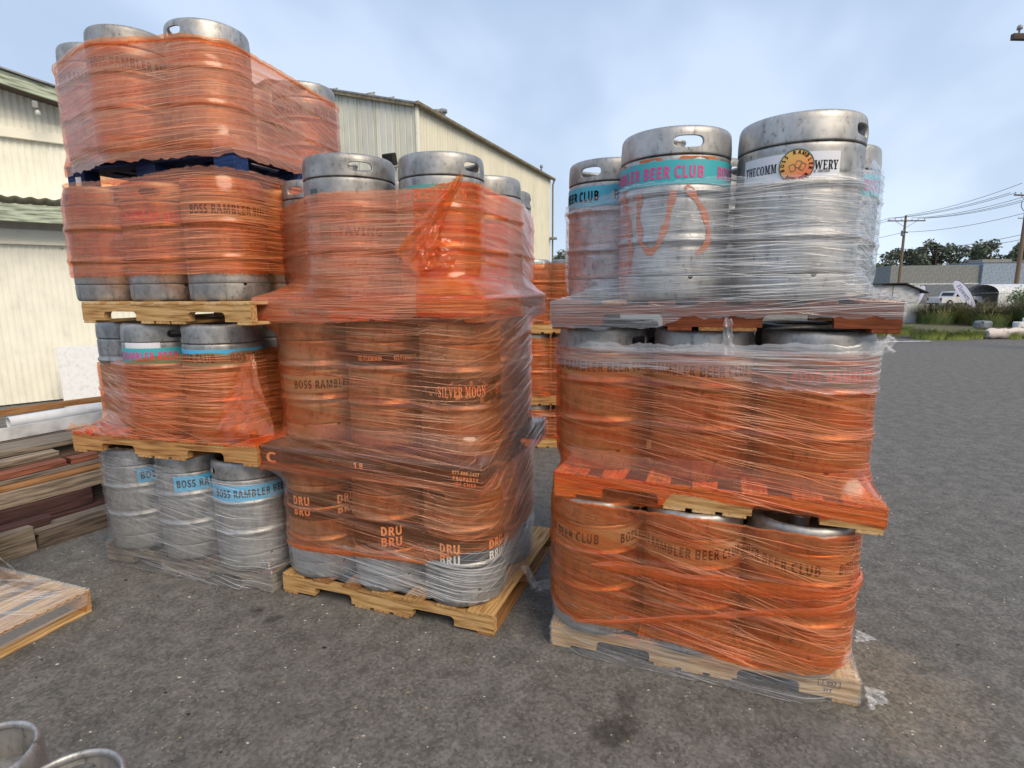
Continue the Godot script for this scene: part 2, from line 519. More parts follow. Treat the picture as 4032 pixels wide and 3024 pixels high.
# ------------------------------------------------------------------ ground
func build_ground() -> void:
	var xs := PackedFloat32Array()
	var zs := PackedFloat32Array()
	var x := -4.5
	while x < 5.0:
		xs.append(x)
		x += 0.025 if x > -1.6 and x < 2.4 else 0.06
	var far := [6.0, 8.0, 12.0, 20.0, 40.0, 90.0, 400.0]
	for d in far:
		xs.append(d)
		xs.insert(0, -d)
	var z := 0.5
	while z > -7.0:
		zs.append(z)
		z -= 0.025 if z < -1.4 and z > -3.2 else 0.06
	for d in [-8.0, -10.0, -14.0, -20.0, -40.0, -90.0, -400.0]:
		zs.append(d)
	for d in [2.0, 8.0, 40.0]:
		zs.insert(0, d)
	var b := MB.new()
	var nz := FastNoiseLite.new()
	nz.seed = 9
	nz.frequency = 0.9
	nz.fractal_octaves = 4
	var fine := FastNoiseLite.new()
	fine.seed = 19
	fine.frequency = 9.0
	var stains := [[0.345, -1.812, 0.075, 0.75], [0.42, -1.86, 0.05, 0.5], [0.435, -1.99, 0.055, 0.55], [-0.889, -3.06, 0.05, 0.5], [-1.30, -2.621, 0.035, 0.75], [-1.188, -2.553, 0.03, 0.75], [-0.018, -2.90, 0.05, 0.45], [-1.05, -2.2, 0.03, 0.5]]
	for i in zs.size():
		for j in xs.size():
			var p := Vector3(xs[j], 0, zs[i])
			b.vert(p, Vector3.UP, Vector2(p.x, p.z))
			var v := 1.0 + 0.07 * nz.get_noise_2d(p.x, p.z)
			var col := Color(v, v, v)
			for s in stains:
				var d := Vector2(p.x - s[0], p.z - s[1]).length() + 0.03 * fine.get_noise_2d(p.x, p.z)
				col = col.lerp(Color(0.30, 0.285, 0.27), s[3] * (1.0 - smoothstep(s[2] * 0.72, s[2] * 0.95, d)))
			var dust := Vector2((p.x - 1.52) * 0.9, p.z + 2.0).length() + 0.16 * fine.get_noise_2d(p.x * 0.5, p.z * 0.5) + 0.10 * nz.get_noise_2d(p.x * 3.0, p.z * 3.0)
			col = col.lerp(Color(1.5, 1.33, 1.10), 0.7 * (1.0 - smoothstep(0.1, 0.42, dust)))
			b.c.append(Color(col.r * 0.6, col.g * 0.6, col.b * 0.6))   # stored values end at 1
	var w := xs.size()
	for i in zs.size() - 1:
		for j in w - 1:
			var a := i * w + j
			b.quad(a, a + 1, a + w + 1, a + w)
	# asphalt: pale and dark chips in a grey binder
	var m := StandardMaterial3D.new()
	var chip := FastNoiseLite.new()
	chip.seed = 2
	chip.noise_type = FastNoiseLite.TYPE_CELLULAR
	chip.cellular_return_type = FastNoiseLite.RETURN_CELL_VALUE
	chip.frequency = 0.16
	chip.cellular_jitter = 1.0
	var i1 := chip.get_seamless_image(1024, 1024)
	chip.seed = 77
	chip.frequency = 0.075
	var i2 := chip.get_seamless_image(1024, 1024)
	var soft := FastNoiseLite.new()
	soft.seed = 31
	soft.frequency = 0.012
	soft.fractal_octaves = 5
	var i3 := soft.get_seamless_image(1024, 1024)
	var im := Image.create(1024, 1024, false, Image.FORMAT_RGB8)
	var hm := Image.create(1024, 1024, false, Image.FORMAT_RGB8)
	for yy in 1024:
		for xx in 1024:
			var c1 := i1.get_pixel(xx, yy).r
			var c2 := i2.get_pixel(xx, yy).r
			var s := i3.get_pixel(xx, yy).r
			var v := 0.285 + 0.19 * c1 + 0.10 * (s - 0.5)
			var warm := 0.0
			if c2 > 0.90:
				v += 0.08 + 0.14 * c1
				warm = 0.03
			elif c2 < 0.10:
				v -= 0.10
			if c1 > 0.965:
				v += 0.26
			im.set_pixel(xx, yy, Color(v + warm + 0.008, v + warm * 0.6 + 0.001, v - warm - 0.012) * 1.262)
			hm.set_pixel(xx, yy, g(clampf(0.3 + 0.5 * c1 + (0.2 if c2 > 0.9 else 0.0), 0, 1)))
	m.albedo_texture = ImageTexture.create_from_image(im)
	m.albedo_color = Color(1, 1, 1)
	m.vertex_color_use_as_albedo = true
	m.uv1_scale = Vector3(0.50, 0.50, 1)
	m.roughness = 0.9
	m.heightmap_enabled = true
	m.heightmap_texture = ImageTexture.create_from_image(hm)
	m.heightmap_scale = 0.25
	M.asphalt = m
	structure("asphalt_ground", b.mesh(), m)


# loose chips lying on the asphalt, and a few dark bits
func build_debris() -> void:
	for kind in 3:
		var rs := RandomNumberGenerator.new()
		rs.seed = 600 + kind
		var b := MB.new()
		for q in [700, 700, 150][kind]:
			var p := Vector3(rs.randf_range(-3.4, 3.2), 0.0, -rs.randf_range(1.4, 5.2))
			var r: float = rs.randf_range(0.0016, 0.0042) * (1.5 if rs.randf() < 0.12 else 1.0) * [1.0, 1.0, 1.5][kind]
			var a := rs.randf() * TAU
			var top := []
			var foot := []
			for k in 5:
				var d := Vector3(cos(a + k * TAU / 5), 0, sin(a + k * TAU / 5)) * rs.randf_range(0.7, 1.3)
				d.x *= 1.5
				foot.append(p + d * r + Vector3(0, 0.0003, 0))
				top.append(p + d * r * 0.6 + Vector3(0, r * rs.randf_range(0.4, 0.7), 0))
			b.face(top, p)
			for k in 5:
				b.face([foot[k], foot[(k + 1) % 5], top[(k + 1) % 5], top[k]], p)
		var o := part(numbered(["pale_gravel", "tan_gravel", "dark_crumbs"][kind]), b.mesh(), M[["chip_pale", "chip_tan", "chip_dark"][kind]], self)
		o.set_meta("kind", "stuff")
		tag(o, ["tiny pale stone chips scattered over the asphalt", "tiny tan stone chips scattered over the asphalt", "dark crumbs and bits scattered over the asphalt"][kind], "gravel")


# ------------------------------------------------------------------ kegs
func make_keg_meshes() -> void:
	var b := MB.new()
	# the foot skirt has three small drain notches in its upper rim
	var sk := [Vector2(0.150, 0.012), Vector2(0.170, 0.004), Vector2(0.180, 0.0), Vector2(0.187, 0.003), Vector2(0.1925, 0.011), Vector2(0.1945, 0.024), Vector2(0.1955, 0.05), Vector2(0.1960, 0.070), Vector2(0.1960, 0.086), Vector2(0.1945, 0.0885), Vector2(0.190, 0.0895)]
	var angs := []
	for k in 56:
		angs.append(TAU * k / 56)
	for c in [0.0, TAU / 3, TAU * 2 / 3]:
		for k in 13:
			angs.append(fposmod(c + (k - 6) / 6.0 * 0.05, TAU))
	angs.sort()
	angs.append(angs[0] + TAU)
	for a in angs:
		var dip := 0.0
		for c in [0.0, TAU / 3, TAU * 2 / 3, TAU]:
			dip = maxf(dip, 0.0115 * sqrt(maxf(0.0, 1.0 - pow((fposmod(a, TAU) - c) / 0.05, 2.0))))
		for i in sk.size():
			var d: Vector2 = sk[mini(i + 1, sk.size() - 1)] - sk[maxi(i - 1, 0)]
			var nn := Vector2(d.y, -d.x).normalized()
			var y0: float = sk[i].y - (dip if i >= 8 else 0.0)
			b.vert(Vector3(sin(a) * sk[i].x, y0, cos(a) * sk[i].x), Vector3(sin(a) * nn.x, nn.y, cos(a) * nn.x))
	for k in angs.size() - 1:
		for i in sk.size() - 1:
			var o := k * sk.size() + i
			b.quad(o, o + sk.size(), o + sk.size() + 1, o + 1)
	K.skirt = b.mesh()
	b = MB.new()
	var prof := [Vector2(0.186, 0.089), Vector2(0.193, 0.0905), Vector2(0.1962, 0.094)]
	var y := 0.105
	while y < 0.492:
		var r := 0.1965
		for ring in [0.216, 0.385]:
			r += 0.0085 * exp(-pow((y - ring) / 0.0085, 2.0))
			r -= 0.0020 * exp(-pow((absf(y - ring) - 0.024) / 0.007, 2.0))
		prof.append(Vector2(r, y))
		y += 0.004
	prof.append_array([Vector2(0.1962, 0.497), Vector2(0.1945, 0.503), Vector2(0.190, 0.5075), Vector2(0.184, 0.5085)])
	b.lathe(prof, 64)
	K.shell = b.mesh()
	# the top skirt with two hand holes
	b = MB.new()
	var hole_a := 0.36
	var lo := 0.520
	var hi := 0.580
	var rad := func(yy: float) -> float:
		return 0.1970 - 0.0025 * smoothstep(0.54, 0.59, yy)
	var low := [Vector2(0.184, 0.5095), Vector2(0.192, 0.5092), Vector2(0.1962, 0.5105), Vector2(0.1970, 0.5135), Vector2(0.1970, lo)]
	b.lathe(low, 64)
	var top := [Vector2(rad.call(hi), hi), Vector2(0.1940, 0.5885), Vector2(0.1915, 0.5965), Vector2(0.1870, 0.6025), Vector2(0.1810, 0.6055), Vector2(0.1745, 0.6065), Vector2(0.1690, 0.6035), Vector2(0.1662, 0.598), Vector2(0.1675, 0.5925), Vector2(0.174, 0.589), Vector2(0.184, 0.586), Vector2(0.1895, hi)]
	b.lathe(top, 64)
	b.lathe([Vector2(0.1905, lo), Vector2(0.1895, 0.5095)], 64)
	for s in 2:
		var c := PI * s
		for pair in [[c + hole_a, c + PI - hole_a]]:
			var pr := []
			for k in 6:
				var yy: float = lo + (hi - lo) * k / 5.0
				pr.append(Vector2(rad.call(yy), yy))
			b.lathe(pr, 40, pair[0], pair[1])
			var pr2 := []
			for k in 6:
				var yy: float = hi + (lo - hi) * k / 5.0
				pr2.append(Vector2(0.1900, yy))
			b.lathe(pr2, 40, pair[0], pair[1])
		# the patch round a hole
		var nn := 40
		var rings := [[], [], [], []]
		for k in nn + 1:
			var q := TAU * k / nn
			var d := Vector2(cos(q), sin(q))
			# stadium
			var hw := 0.052
			var hh := 0.0195
			var st: Vector2
			var t := pow(absf(d.x), 0.55) * signf(d.x)
			st = Vector2(clampf(t, -1, 1) * hw, pow(absf(d.y), 0.75) * signf(d.y) * hh)
			var sq := d / maxf(absf(d.x), absf(d.y))
			var outer := Vector2(sq.x * hole_a, (lo + hi) / 2.0 + sq.y * (hi - lo) / 2.0)
			var inner := Vector2(st.x / 0.197, (lo + hi) / 2.0 + st.y)
			var mid := inner + (outer - inner) * 0.12
			var ps := [outer, mid, inner, inner]
			for r in 4:
				var rr: float = rad.call(ps[r].y)
				var nrm := Vector3(sin(c + ps[r].x), 0, cos(c + ps[r].x))
				if r == 1:
					rr += 0.0012
				if r == 2:
					rr -= 0.003
				if r == 3:
					rr = 0.187
				if r >= 2:
					var cc := Vector3(sin(c) * 0.19, (lo + hi) / 2.0, cos(c) * 0.19)
					var pp := Vector3(nrm.x * rr, ps[r].y, nrm.z * rr)
					var nw := (cc - pp)
					nw -= nrm * nw.dot(nrm)
					nrm = (nrm * (0.8 if r == 2 else 0.05) + nw.normalized()).normalized()
					rings[r].append(b.vert(pp, nrm))
				else:
					rings[r].append(b.vert(Vector3(nrm.x * rr, ps[r].y, nrm.z * rr), nrm))
		for k in nn:
			for r in 3:
				b.quad(rings[r][k], rings[r][k + 1], rings[r + 1][k + 1], rings[r + 1][k])
		# inside face of the patch
		var ia := []
		var ib := []
		for k in nn + 1:
			var q := TAU * k / nn
			var d := Vector2(cos(q), sin(q))
			var t := pow(absf(d.x), 0.55) * signf(d.x)
			var st := Vector2(t * 0.052, pow(absf(d.y), 0.75) * signf(d.y) * 0.0195)
			var sq := d / maxf(absf(d.x), absf(d.y))
			for e in [[sq.x * hole_a, (lo + hi) / 2.0 + sq.y * (hi - lo) / 2.0, ia], [st.x / 0.197, (lo + hi) / 2.0 + st.y, ib]]:
				var nrm := -Vector3(sin(c + e[0]), 0, cos(c + e[0]))
				e[2].append(b.vert(Vector3(-nrm.x * 0.1895, e[1], -nrm.z * 0.1895), nrm))
		for k in nn:
			b.quad(ia[k], ia[k + 1], ib[k + 1], ib[k])
	K.collar = b.mesh()
	b = MB.new()
	b.lathe([Vector2(0.190, 0.509), Vector2(0.175, 0.516), Vector2(0.14, 0.526), Vector2(0.09, 0.533), Vector2(0.045, 0.536), Vector2(0.0, 0.537)], 40)
	K.head = b.mesh()
	b = MB.new()
	b.lathe([Vector2(0.034, 0.534), Vector2(0.034, 0.580), Vector2(0.037, 0.582), Vector2(0.038, 0.590), Vector2(0.036, 0.593), Vector2(0.028, 0.593), Vector2(0.026, 0.588), Vector2(0.012, 0.586), Vector2(0.0, 0.588)], 20)
	K.neck = b.mesh()


func keg(label: String, x: float, y: float, z: float, face := 0.0, opt := {}) -> Node3D:
	var h: float = opt.get("h", KH)
	var r: float = opt.get("r", KR)
	var group: String = opt.get("group", "")
	var phi := face
	var k := thing("beer_keg", label, "keg", Vector3(x, y, z), atan2(-x, -z) + phi, group)
	var sc := Transform3D(Basis.from_scale(Vector3(r / KR, h / KH, r / KR)), Vector3.ZERO)
	var m: Material = M["steel%d" % (opt.get("steel", taken["beer_keg"] % 3))]
	part("bottom_skirt", K.skirt, m, k, Transform3D(Basis(Vector3.UP, opt.get("notch", 0.35) - phi), Vector3.ZERO) * sc)
	part("shell", K.shell, m, k, sc)
	part("top_skirt", K.collar, M["steel%d" % ((taken["beer_keg"] + 1) % 3)] if not opt.has("steel") else m, k, sc)
	part("head", K.head, m, k, sc)
	part("neck", K.neck, m, k, sc)
	for bd in opt.get("bands", []):
		band(k, bd, r, phi)
	return k


# A printed strip round the keg: {m: material or null, ink, y, h, text, size, arc, from, to, at: [angles], serif}.
# Angles are measured from the side that faces the yard's front, growing to the right.
func band(k: Node3D, bd: Dictionary, r: float, phi: float) -> void:
	var rr := 0.1985 * r / KR
	var y: float = bd.y
	var strip: MeshInstance3D = null
	if bd.get("m") != null:
		var a0: float = bd.get("from", -PI)
		var sweep: float = bd.get("to", PI) - a0
		var h: float = bd.h
		var key := [y, h, sweep, r]
		if not texts.has(key):
			var b := MB.new()
			b.lathe([Vector2(rr - 0.002, y - h / 2 - 0.0003), Vector2(rr, y - h / 2), Vector2(rr, y + h / 2), Vector2(rr - 0.002, y + h / 2 + 0.0003)], maxi(8, int(sweep * 12)), 0.0, sweep)
			texts[key] = b.mesh()
		strip = part("label_strip", texts[key], bd.m, k, Transform3D(Basis(Vector3.UP, a0 - phi), Vector3.ZERO))
	if bd.get("text", "") != "":
		for t0 in bd.at:
			var size: float = bd.size
			var xf := Transform3D(Basis(Vector3.UP, t0 - phi), Vector3(0, y - size / 2, 0))
			part("lettering", bent_text(bd.text, size, bd.arc, rr + 0.0014, bd.get("serif", false)), bd.ink, strip if strip else k, strip.transform.affine_inverse() * xf if strip else xf)


# letters of the given height, stretched to the given arc, bent round a keg
func bent_text(text: String, size: float, arc: float, r: float, serif := false) -> ArrayMesh:
	var key := [text, size, arc, snappedf(r, 0.001), serif]
	if texts.has(key):
		return texts[key]
	var b := flat_text(text, serif)
	var lo := b.v[0]
	var hi := b.v[0]
	for v in b.v:
		lo = lo.min(v)
		hi = hi.max(v)
	for i in b.v.size():
		var v := b.v[i]
		var a := (v.x - lo.x) / (hi.x - lo.x) * arc
		var n := Vector3(sin(a), 0, cos(a))
		b.v[i] = Vector3(n.x * r, (v.y - lo.y) / (hi.y - lo.y) * size, n.z * r)
		b.n[i] = n
	var ids := b.f
	b.f = PackedInt32Array()
	for i in range(0, ids.size(), 3):
		b.tri(ids[i], ids[i + 1], ids[i + 2])
	texts[key] = b.mesh()
	return texts[key]


func flat_text(text: String, serif := false) -> MB:
	var f := SystemFont.new()
	f.font_names = PackedStringArray(["Droid Serif" if serif else "Droid Sans"])
	f.font_weight = 700
	var fv := FontVariation.new()
	fv.base_font = f
	fv.variation_embolden = 0.0 if serif else 0.35
	fv.spacing_glyph = 3
	var tm := TextMesh.new()
	tm.text = text
	tm.font = fv
	tm.font_size = 64
	tm.pixel_size = 0.01
	tm.depth = 0.0
	tm.curve_step = 4.0
	var arr := tm.get_mesh_arrays()
	var b := MB.new()
	for v in arr[Mesh.ARRAY_VERTEX]:
		b.vert(v, Vector3.BACK)
	b.f = arr[Mesh.ARRAY_INDEX]
	return b


# flat letters standing in the x, y plane, facing +z, centred
func sign_text(text: String, height: float, width: float, serif := false) -> ArrayMesh:
	var b := flat_text(text, serif)
	var lo := b.v[0]
	var hi := b.v[0]
	for v in b.v:
		lo = lo.min(v)
		hi = hi.max(v)
	for i in b.v.size():
		var q := (b.v[i] - lo) / (hi - lo + Vector3(0, 0, 1)) - Vector3(0.5, 0.5, 0)
		b.v[i] = Vector3(q.x * width, q.y * height, 0)
	var ids := b.f
	b.f = PackedInt32Array()
	for i in range(0, ids.size(), 3):
		b.tri(ids[i], ids[i + 1], ids[i + 2])
	return b.mesh()


# ------------------------------------------------------------------ pallets
# front edge centre at (x, z); yaw as the front faces; w along the front, d to the back
func pallet(label: String, x: float, y: float, z: float, yaw: float, woods: Array, opt := {}) -> Node3D:
	var w: float = opt.get("w", 1.219)
	var d: float = opt.get("d", 1.016)
	var h: float = opt.get("h", PH)
	var p := thing("wooden_pallet", label, "pallet", Vector3(x, y, z), yaw, opt.get("group", ""))
	var bt := 0.016
	var rs := RandomNumberGenerator.new()
	rs.seed = taken["wooden_pallet"] * 7 + 3
	var sh := h - 2 * bt
	if opt.get("block", false):
		for i in 3:
			for j in 3:
				var bx: float = -w / 2 + 0.07 + i * (w - 0.14) / 2
				var bz: float = -0.05 - j * (d - 0.10) / 2
				part("block", box_mesh(Vector3(0.135, sh - bt, 0.095), 0.004), M[woods[rs.randi() % woods.size()]], p, at_yaw(Vector3(bx, bt + (sh - bt) / 2, bz)))
		for j in 3:
			part("stringer_board", box_mesh(Vector3(w - 0.004, bt - 0.001, 0.10), 0.003), M[woods[rs.randi() % woods.size()]], p, at_yaw(Vector3(0, bt + sh - bt / 2, -0.052 - j * (d - 0.104) / 2)))
		for j in 3:
			part("bottom_board", box_mesh(Vector3(w - 0.008, bt - 0.001, 0.10), 0.003), M[woods[rs.randi() % woods.size()]], p, at_yaw(Vector3(0, bt / 2, -0.052 - j * (d - 0.104) / 2)))
	else:
		var poly := PackedVector2Array([Vector2(-w / 2, 0), Vector2(-w / 2, sh), Vector2(w / 2, sh), Vector2(w / 2, 0)])
		for s in [1, -1]:
			var cx: float = s * 0.29
			for k in 2:
				var e := k if s == 1 else k
				var sgn := 1.0 if e == 0 else -1.0
				var ex := cx + sgn * 0.115
				poly.append(Vector2(ex, 0))
				var arc := []
				for q in 5:
					var a := q / 4.0 * PI / 2
					arc.append(Vector2(ex - sgn * 0.022 * (1 - cos(a)), 0.024 + 0.022 * sin(a)))
				if e == 1:
					arc.reverse()
					poly.remove_at(poly.size() - 1)
					for q in arc:
						poly.append(q)
					poly.append(Vector2(ex, 0))
				else:
					for q in arc:
						poly.append(q)
		var b := MB.new()
		b.extrude(poly, -0.019, 0.019)
		var sm := b.mesh()
		for j in 3:
			part("stringer", sm, M[woods[rs.randi() % woods.size()]], p, at_yaw(Vector3(0, bt, -0.0195 - j * (d - 0.039) / 2)))
		for i in [0.0, 3.2, 4.0, 4.8, 8.0]:
			var bw := 0.088
			part("bottom_board", box_mesh(Vector3(d - 0.002, bt - 0.001, bw), 0.002), M[woods[rs.randi() % woods.size()]], p, at_yaw(Vector3(-w / 2 + 0.046 + i * (w - 0.092) / 8, bt / 2, -d / 2), PI / 2))
	var n := 7
	for i in n:
		var bw: float = 0.136 if i in [0, n - 1] else 0.092 + rs.randf() * 0.012
		var bx: float = -w / 2 + bw / 2 if i == 0 else (w / 2 - bw / 2 if i == n - 1 else -w / 2 + 0.068 + i * (w - 0.136) / (n - 1))
		part("deck_board", box_mesh(Vector3(d - rs.randf() * 0.004, bt - 0.001, bw), 0.002), M[woods[rs.randi() % woods.size()]], p, at_yaw(Vector3(bx, h - bt / 2, -d / 2), PI / 2 + rs.randf_range(-0.004, 0.004)))
	return p


# ------------------------------------------------------------------ film
func hull_radius(poly: PackedVector2Array, c: Vector2, dir: Vector2) -> float:
	var best := 0.0
	for i in poly.size():
		var p := poly[i] - c
		var q := poly[(i + 1) % poly.size()] - c
		var e := q - p
		var den := dir.cross(e)
		if absf(den) < 1e-9:
			continue
		var t := p.cross(e) / den
		var s := p.cross(dir) / den
		if t > 0.0 and s >= -1e-6 and s <= 1.000001:
			best = maxf(best, t)
	return best


# the corners of a pallet, as seen from above
func pallet_rect(x: float, z: float, yaw: float, w := 1.219, d := 1.016) -> Array:
	var ex := Vector2(cos(yaw), -sin(yaw))
	var ez := Vector2(sin(yaw), cos(yaw))
	var o := Vector2(x, z)
	return [o - ex * w / 2, o + ex * w / 2, o + ex * w / 2 - ez * d, o - ex * w / 2 - ez * d]


# Film round a load. spec: centres (keg axes), r, base (keg foot), top (keg head), lower / upper = [rect, y0, y1] pallets it also covers,
# y0, y1: Callables of the angle (0 = to the front, growing to the right) for the film's two edges
class Wrap:
	var c := Vector2.ZERO
	var hull: PackedVector2Array
	var angles := PackedFloat32Array()
	var rk := PackedFloat32Array()
	var rp := PackedFloat32Array()
	var ru := PackedFloat32Array()
	var arc := PackedFloat32Array()
	var lower := []
	var upper := []
	var base := 0.0
	var y0 := PackedFloat32Array()
	var y1 := PackedFloat32Array()
	var flare := 0.13
	var kh := 0.6065
	var noise: FastNoiseLite
	var amp := 0.0025

	func dir(i: int) -> Vector2:
		return Vector2(sin(angles[i]), cos(angles[i]))

	func radius(i: int, y: float) -> float:
		var ky := (y - base) / kh * 0.6065
		var r := rk[i]
		for ring in [0.216, 0.385]:
			r += 0.007 * exp(-pow((ky - ring) / 0.012, 2.0))
		if ky > 0.55:
			r -= 0.006 * smoothstep(0.55, 0.6, ky)
		if lower.size() and y < base + flare:
			var t := clampf((y - base) / flare, 0.0, 1.0)
			var s := pow(1.0 - t, 2.4)
			r = maxf(r * 1.0, 0.0) + (maxf(rp[i], rk[i] - 0.02) - r) * s
		if upper.size() and y > upper[1] - flare:
			var t := clampf((upper[1] - y) / flare, 0.0, 1.0)
			r += (maxf(ru[i], rk[i] - 0.02) - r) * pow(1.0 - t, 2.4)
		return r

	func point(i: int, y: float, off := 0.0, rough := true) -> Vector3:
		var r := radius(i, y) + off
		if rough:
			r += amp * noise.get_noise_2d(arc[i] * 1.2, y * 14.0 + arc[i] * 1.5)
		var p := c + dir(i) * r
		return Vector3(p.x, y, p.y)


func wrap_shape(centres: Array, r: float, base: float, lower: Array, upper: Array, e0: Callable, e1: Callable, seed_: int) -> Wrap:
	var w := Wrap.new()
	var pts := PackedVector2Array()
	for c in centres:
		w.c += Vector2(c.x, c.y) / centres.size()
		for k in 48:
			pts.append(Vector2(c.x, c.y) + Vector2(cos(TAU * k / 48.0), sin(TAU * k / 48.0)) * (r + (c.z if c is Vector3 else 0.0)))
	w.hull = Geometry2D.convex_hull(pts)
	w.base = base
	w.lower = lower
	w.upper = upper
	w.noise = FastNoiseLite.new()
	w.noise.seed = seed_
	w.noise.frequency = 1.0
	var n := 220
	var al := []
	for k in n:
		al.append(-PI + TAU * k / n)
	for pal in [lower, upper]:
		if pal.size():
			for p in pal[0]:
				var q: Vector2 = p - w.c
				al.append(atan2(q.x, q.y))
	al.sort()
	al.append(al[0] + TAU)
	var s := 0.0
	var last := Vector2.ZERO
	for a in al:
		var d := Vector2(sin(a), cos(a))
		w.angles.append(a)
		var rr := hull_radius(w.hull, w.c, d) + 0.004
		w.rk.append(rr)
		w.rp.append(hull_radius(PackedVector2Array(lower[0]), w.c, d) + 0.006 if lower.size() else rr)
		w.ru.append(hull_radius(PackedVector2Array(upper[0]), w.c, d) + 0.006 if upper.size() else rr)
		var p := w.c + d * rr
		if last != Vector2.ZERO:
			s += p.distance_to(last)
		last = p
		w.arc.append(s)
		w.y0.append(e0.call(a))
		w.y1.append(e1.call(a))
	return w


func film_sheet(w: Wrap, mat: Material, parent: Node, called := "film_sheet", shear := 0.12, off := 0.0, a0 := -9.0, a1 := 9.0, shift := 0.0) -> MeshInstance3D:
	var b := MB.new()
	var na := w.angles.size()
	var rows := 64
	for i in na:
		for j in rows + 1:
			var t := float(j) / rows
			var y := lerpf(w.y0[i], w.y1[i], t)
			var p := w.point(i, y, off)
			b.vert(p, Vector3.ZERO, Vector2(w.arc[i] + shift, y + shear * w.arc[i] + shift))
	for i in na:
		for j in rows + 1:
			var i0 := i - 1 if i > 0 else na - 2
			var i1 := i + 1 if i < na - 1 else 1
			var du := b.v[i1 * (rows + 1) + j] - b.v[i0 * (rows + 1) + j]
			var dv := b.v[i * (rows + 1) + mini(j + 1, rows)] - b.v[i * (rows + 1) + maxi(j - 1, 0)]
			var nn := dv.cross(du).normalized()
			var d := w.dir(i)
			if nn.dot(Vector3(d.x, 0, d.y)) < 0:
				nn = -nn
			b.n[i * (rows + 1) + j] = nn
	for i in na - 1:
		if w.angles[i] < a0 or w.angles[i] > a1:
			continue
		for j in rows:
			var a := i * (rows + 1) + j
			b.quad(a, a + rows + 1, a + rows + 2, a + 1)
	return part(called, b.mesh(), mat, parent)


# folds in the film: many fine ridges that run round the load at a slant
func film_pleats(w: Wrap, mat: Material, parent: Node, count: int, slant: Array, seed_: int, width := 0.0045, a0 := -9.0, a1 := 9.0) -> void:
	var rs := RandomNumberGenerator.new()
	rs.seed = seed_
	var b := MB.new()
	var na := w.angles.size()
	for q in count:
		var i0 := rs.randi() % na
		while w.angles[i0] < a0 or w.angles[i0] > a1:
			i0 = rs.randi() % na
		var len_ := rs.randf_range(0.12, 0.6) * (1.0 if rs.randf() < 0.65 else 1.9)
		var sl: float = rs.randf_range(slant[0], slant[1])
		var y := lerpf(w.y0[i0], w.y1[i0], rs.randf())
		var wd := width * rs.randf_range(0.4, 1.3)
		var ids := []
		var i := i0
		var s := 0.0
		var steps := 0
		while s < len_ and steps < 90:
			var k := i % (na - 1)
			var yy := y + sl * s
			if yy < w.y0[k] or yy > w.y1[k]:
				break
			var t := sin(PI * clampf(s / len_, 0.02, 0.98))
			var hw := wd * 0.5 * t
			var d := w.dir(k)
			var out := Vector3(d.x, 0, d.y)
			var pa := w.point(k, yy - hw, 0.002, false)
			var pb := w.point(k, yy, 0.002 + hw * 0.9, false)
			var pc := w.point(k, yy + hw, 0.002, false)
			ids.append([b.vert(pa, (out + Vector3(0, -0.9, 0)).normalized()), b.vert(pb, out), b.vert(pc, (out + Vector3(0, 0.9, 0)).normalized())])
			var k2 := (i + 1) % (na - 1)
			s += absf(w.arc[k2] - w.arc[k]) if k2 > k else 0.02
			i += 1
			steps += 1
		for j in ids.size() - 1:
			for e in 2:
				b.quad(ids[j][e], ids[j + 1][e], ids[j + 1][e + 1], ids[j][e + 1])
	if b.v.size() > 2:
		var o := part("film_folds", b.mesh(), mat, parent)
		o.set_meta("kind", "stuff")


# ------------------------------------------------------------------ stacks
const BOSS := "BOSS RAMBLER BEER CLUB"


# heights round a load: pairs of angle and height, with a ragged rim
func edge(pts: Array, rag := 0.006, s := 1) -> Callable:
	var n := FastNoiseLite.new()
	n.seed = s
	n.frequency = 1.0
	n.fractal_octaves = 3
	return func(a: float) -> float:
		var q := wrapf(a, -PI, PI)
		var y: float = 0.0
		var m := pts.size()
		for i in m:
			var p: Array = pts[i]
			var r: Array = pts[(i + 1) % m]
			var a0: float = p[0]
			var a1: float = r[0] + (TAU if i == m - 1 else 0.0)
			var x := q if q >= a0 or i < m - 1 else q + TAU
			if x >= a0 and x <= a1:
				y = lerpf(p[1], r[1], smoothstep(0.0, 1.0, (x - a0) / maxf(a1 - a0, 0.001)))
				break
		return y + rag * (n.get_noise_1d(q * 9.0) * 1.6 + n.get_noise_1d(q * 31.0 + 50.0))


func wrapped(label: String, w: Wrap, kind: String, pleats: Array, seed_: int, shear := 0.12, group := "stretch film on the pallet stacks") -> Node3D:
	var f := thing("stretch_film", label, "plastic film", Vector3.ZERO, 0.0, group)
	film_sheet(w, M[kind], f, "film_sheet", shear)
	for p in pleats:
		film_sheet(w, M[kind + "_streak"], f, "sheen_streaks", -(p[3] + p[4]) / 2.0, 0.0022, p[1], p[2], seed_ * 0.37)  # pale streaks paint the wrinkle sheen over the layered film
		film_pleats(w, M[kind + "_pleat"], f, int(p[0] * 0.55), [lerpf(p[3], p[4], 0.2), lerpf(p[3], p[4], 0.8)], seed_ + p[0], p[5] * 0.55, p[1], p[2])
	return f


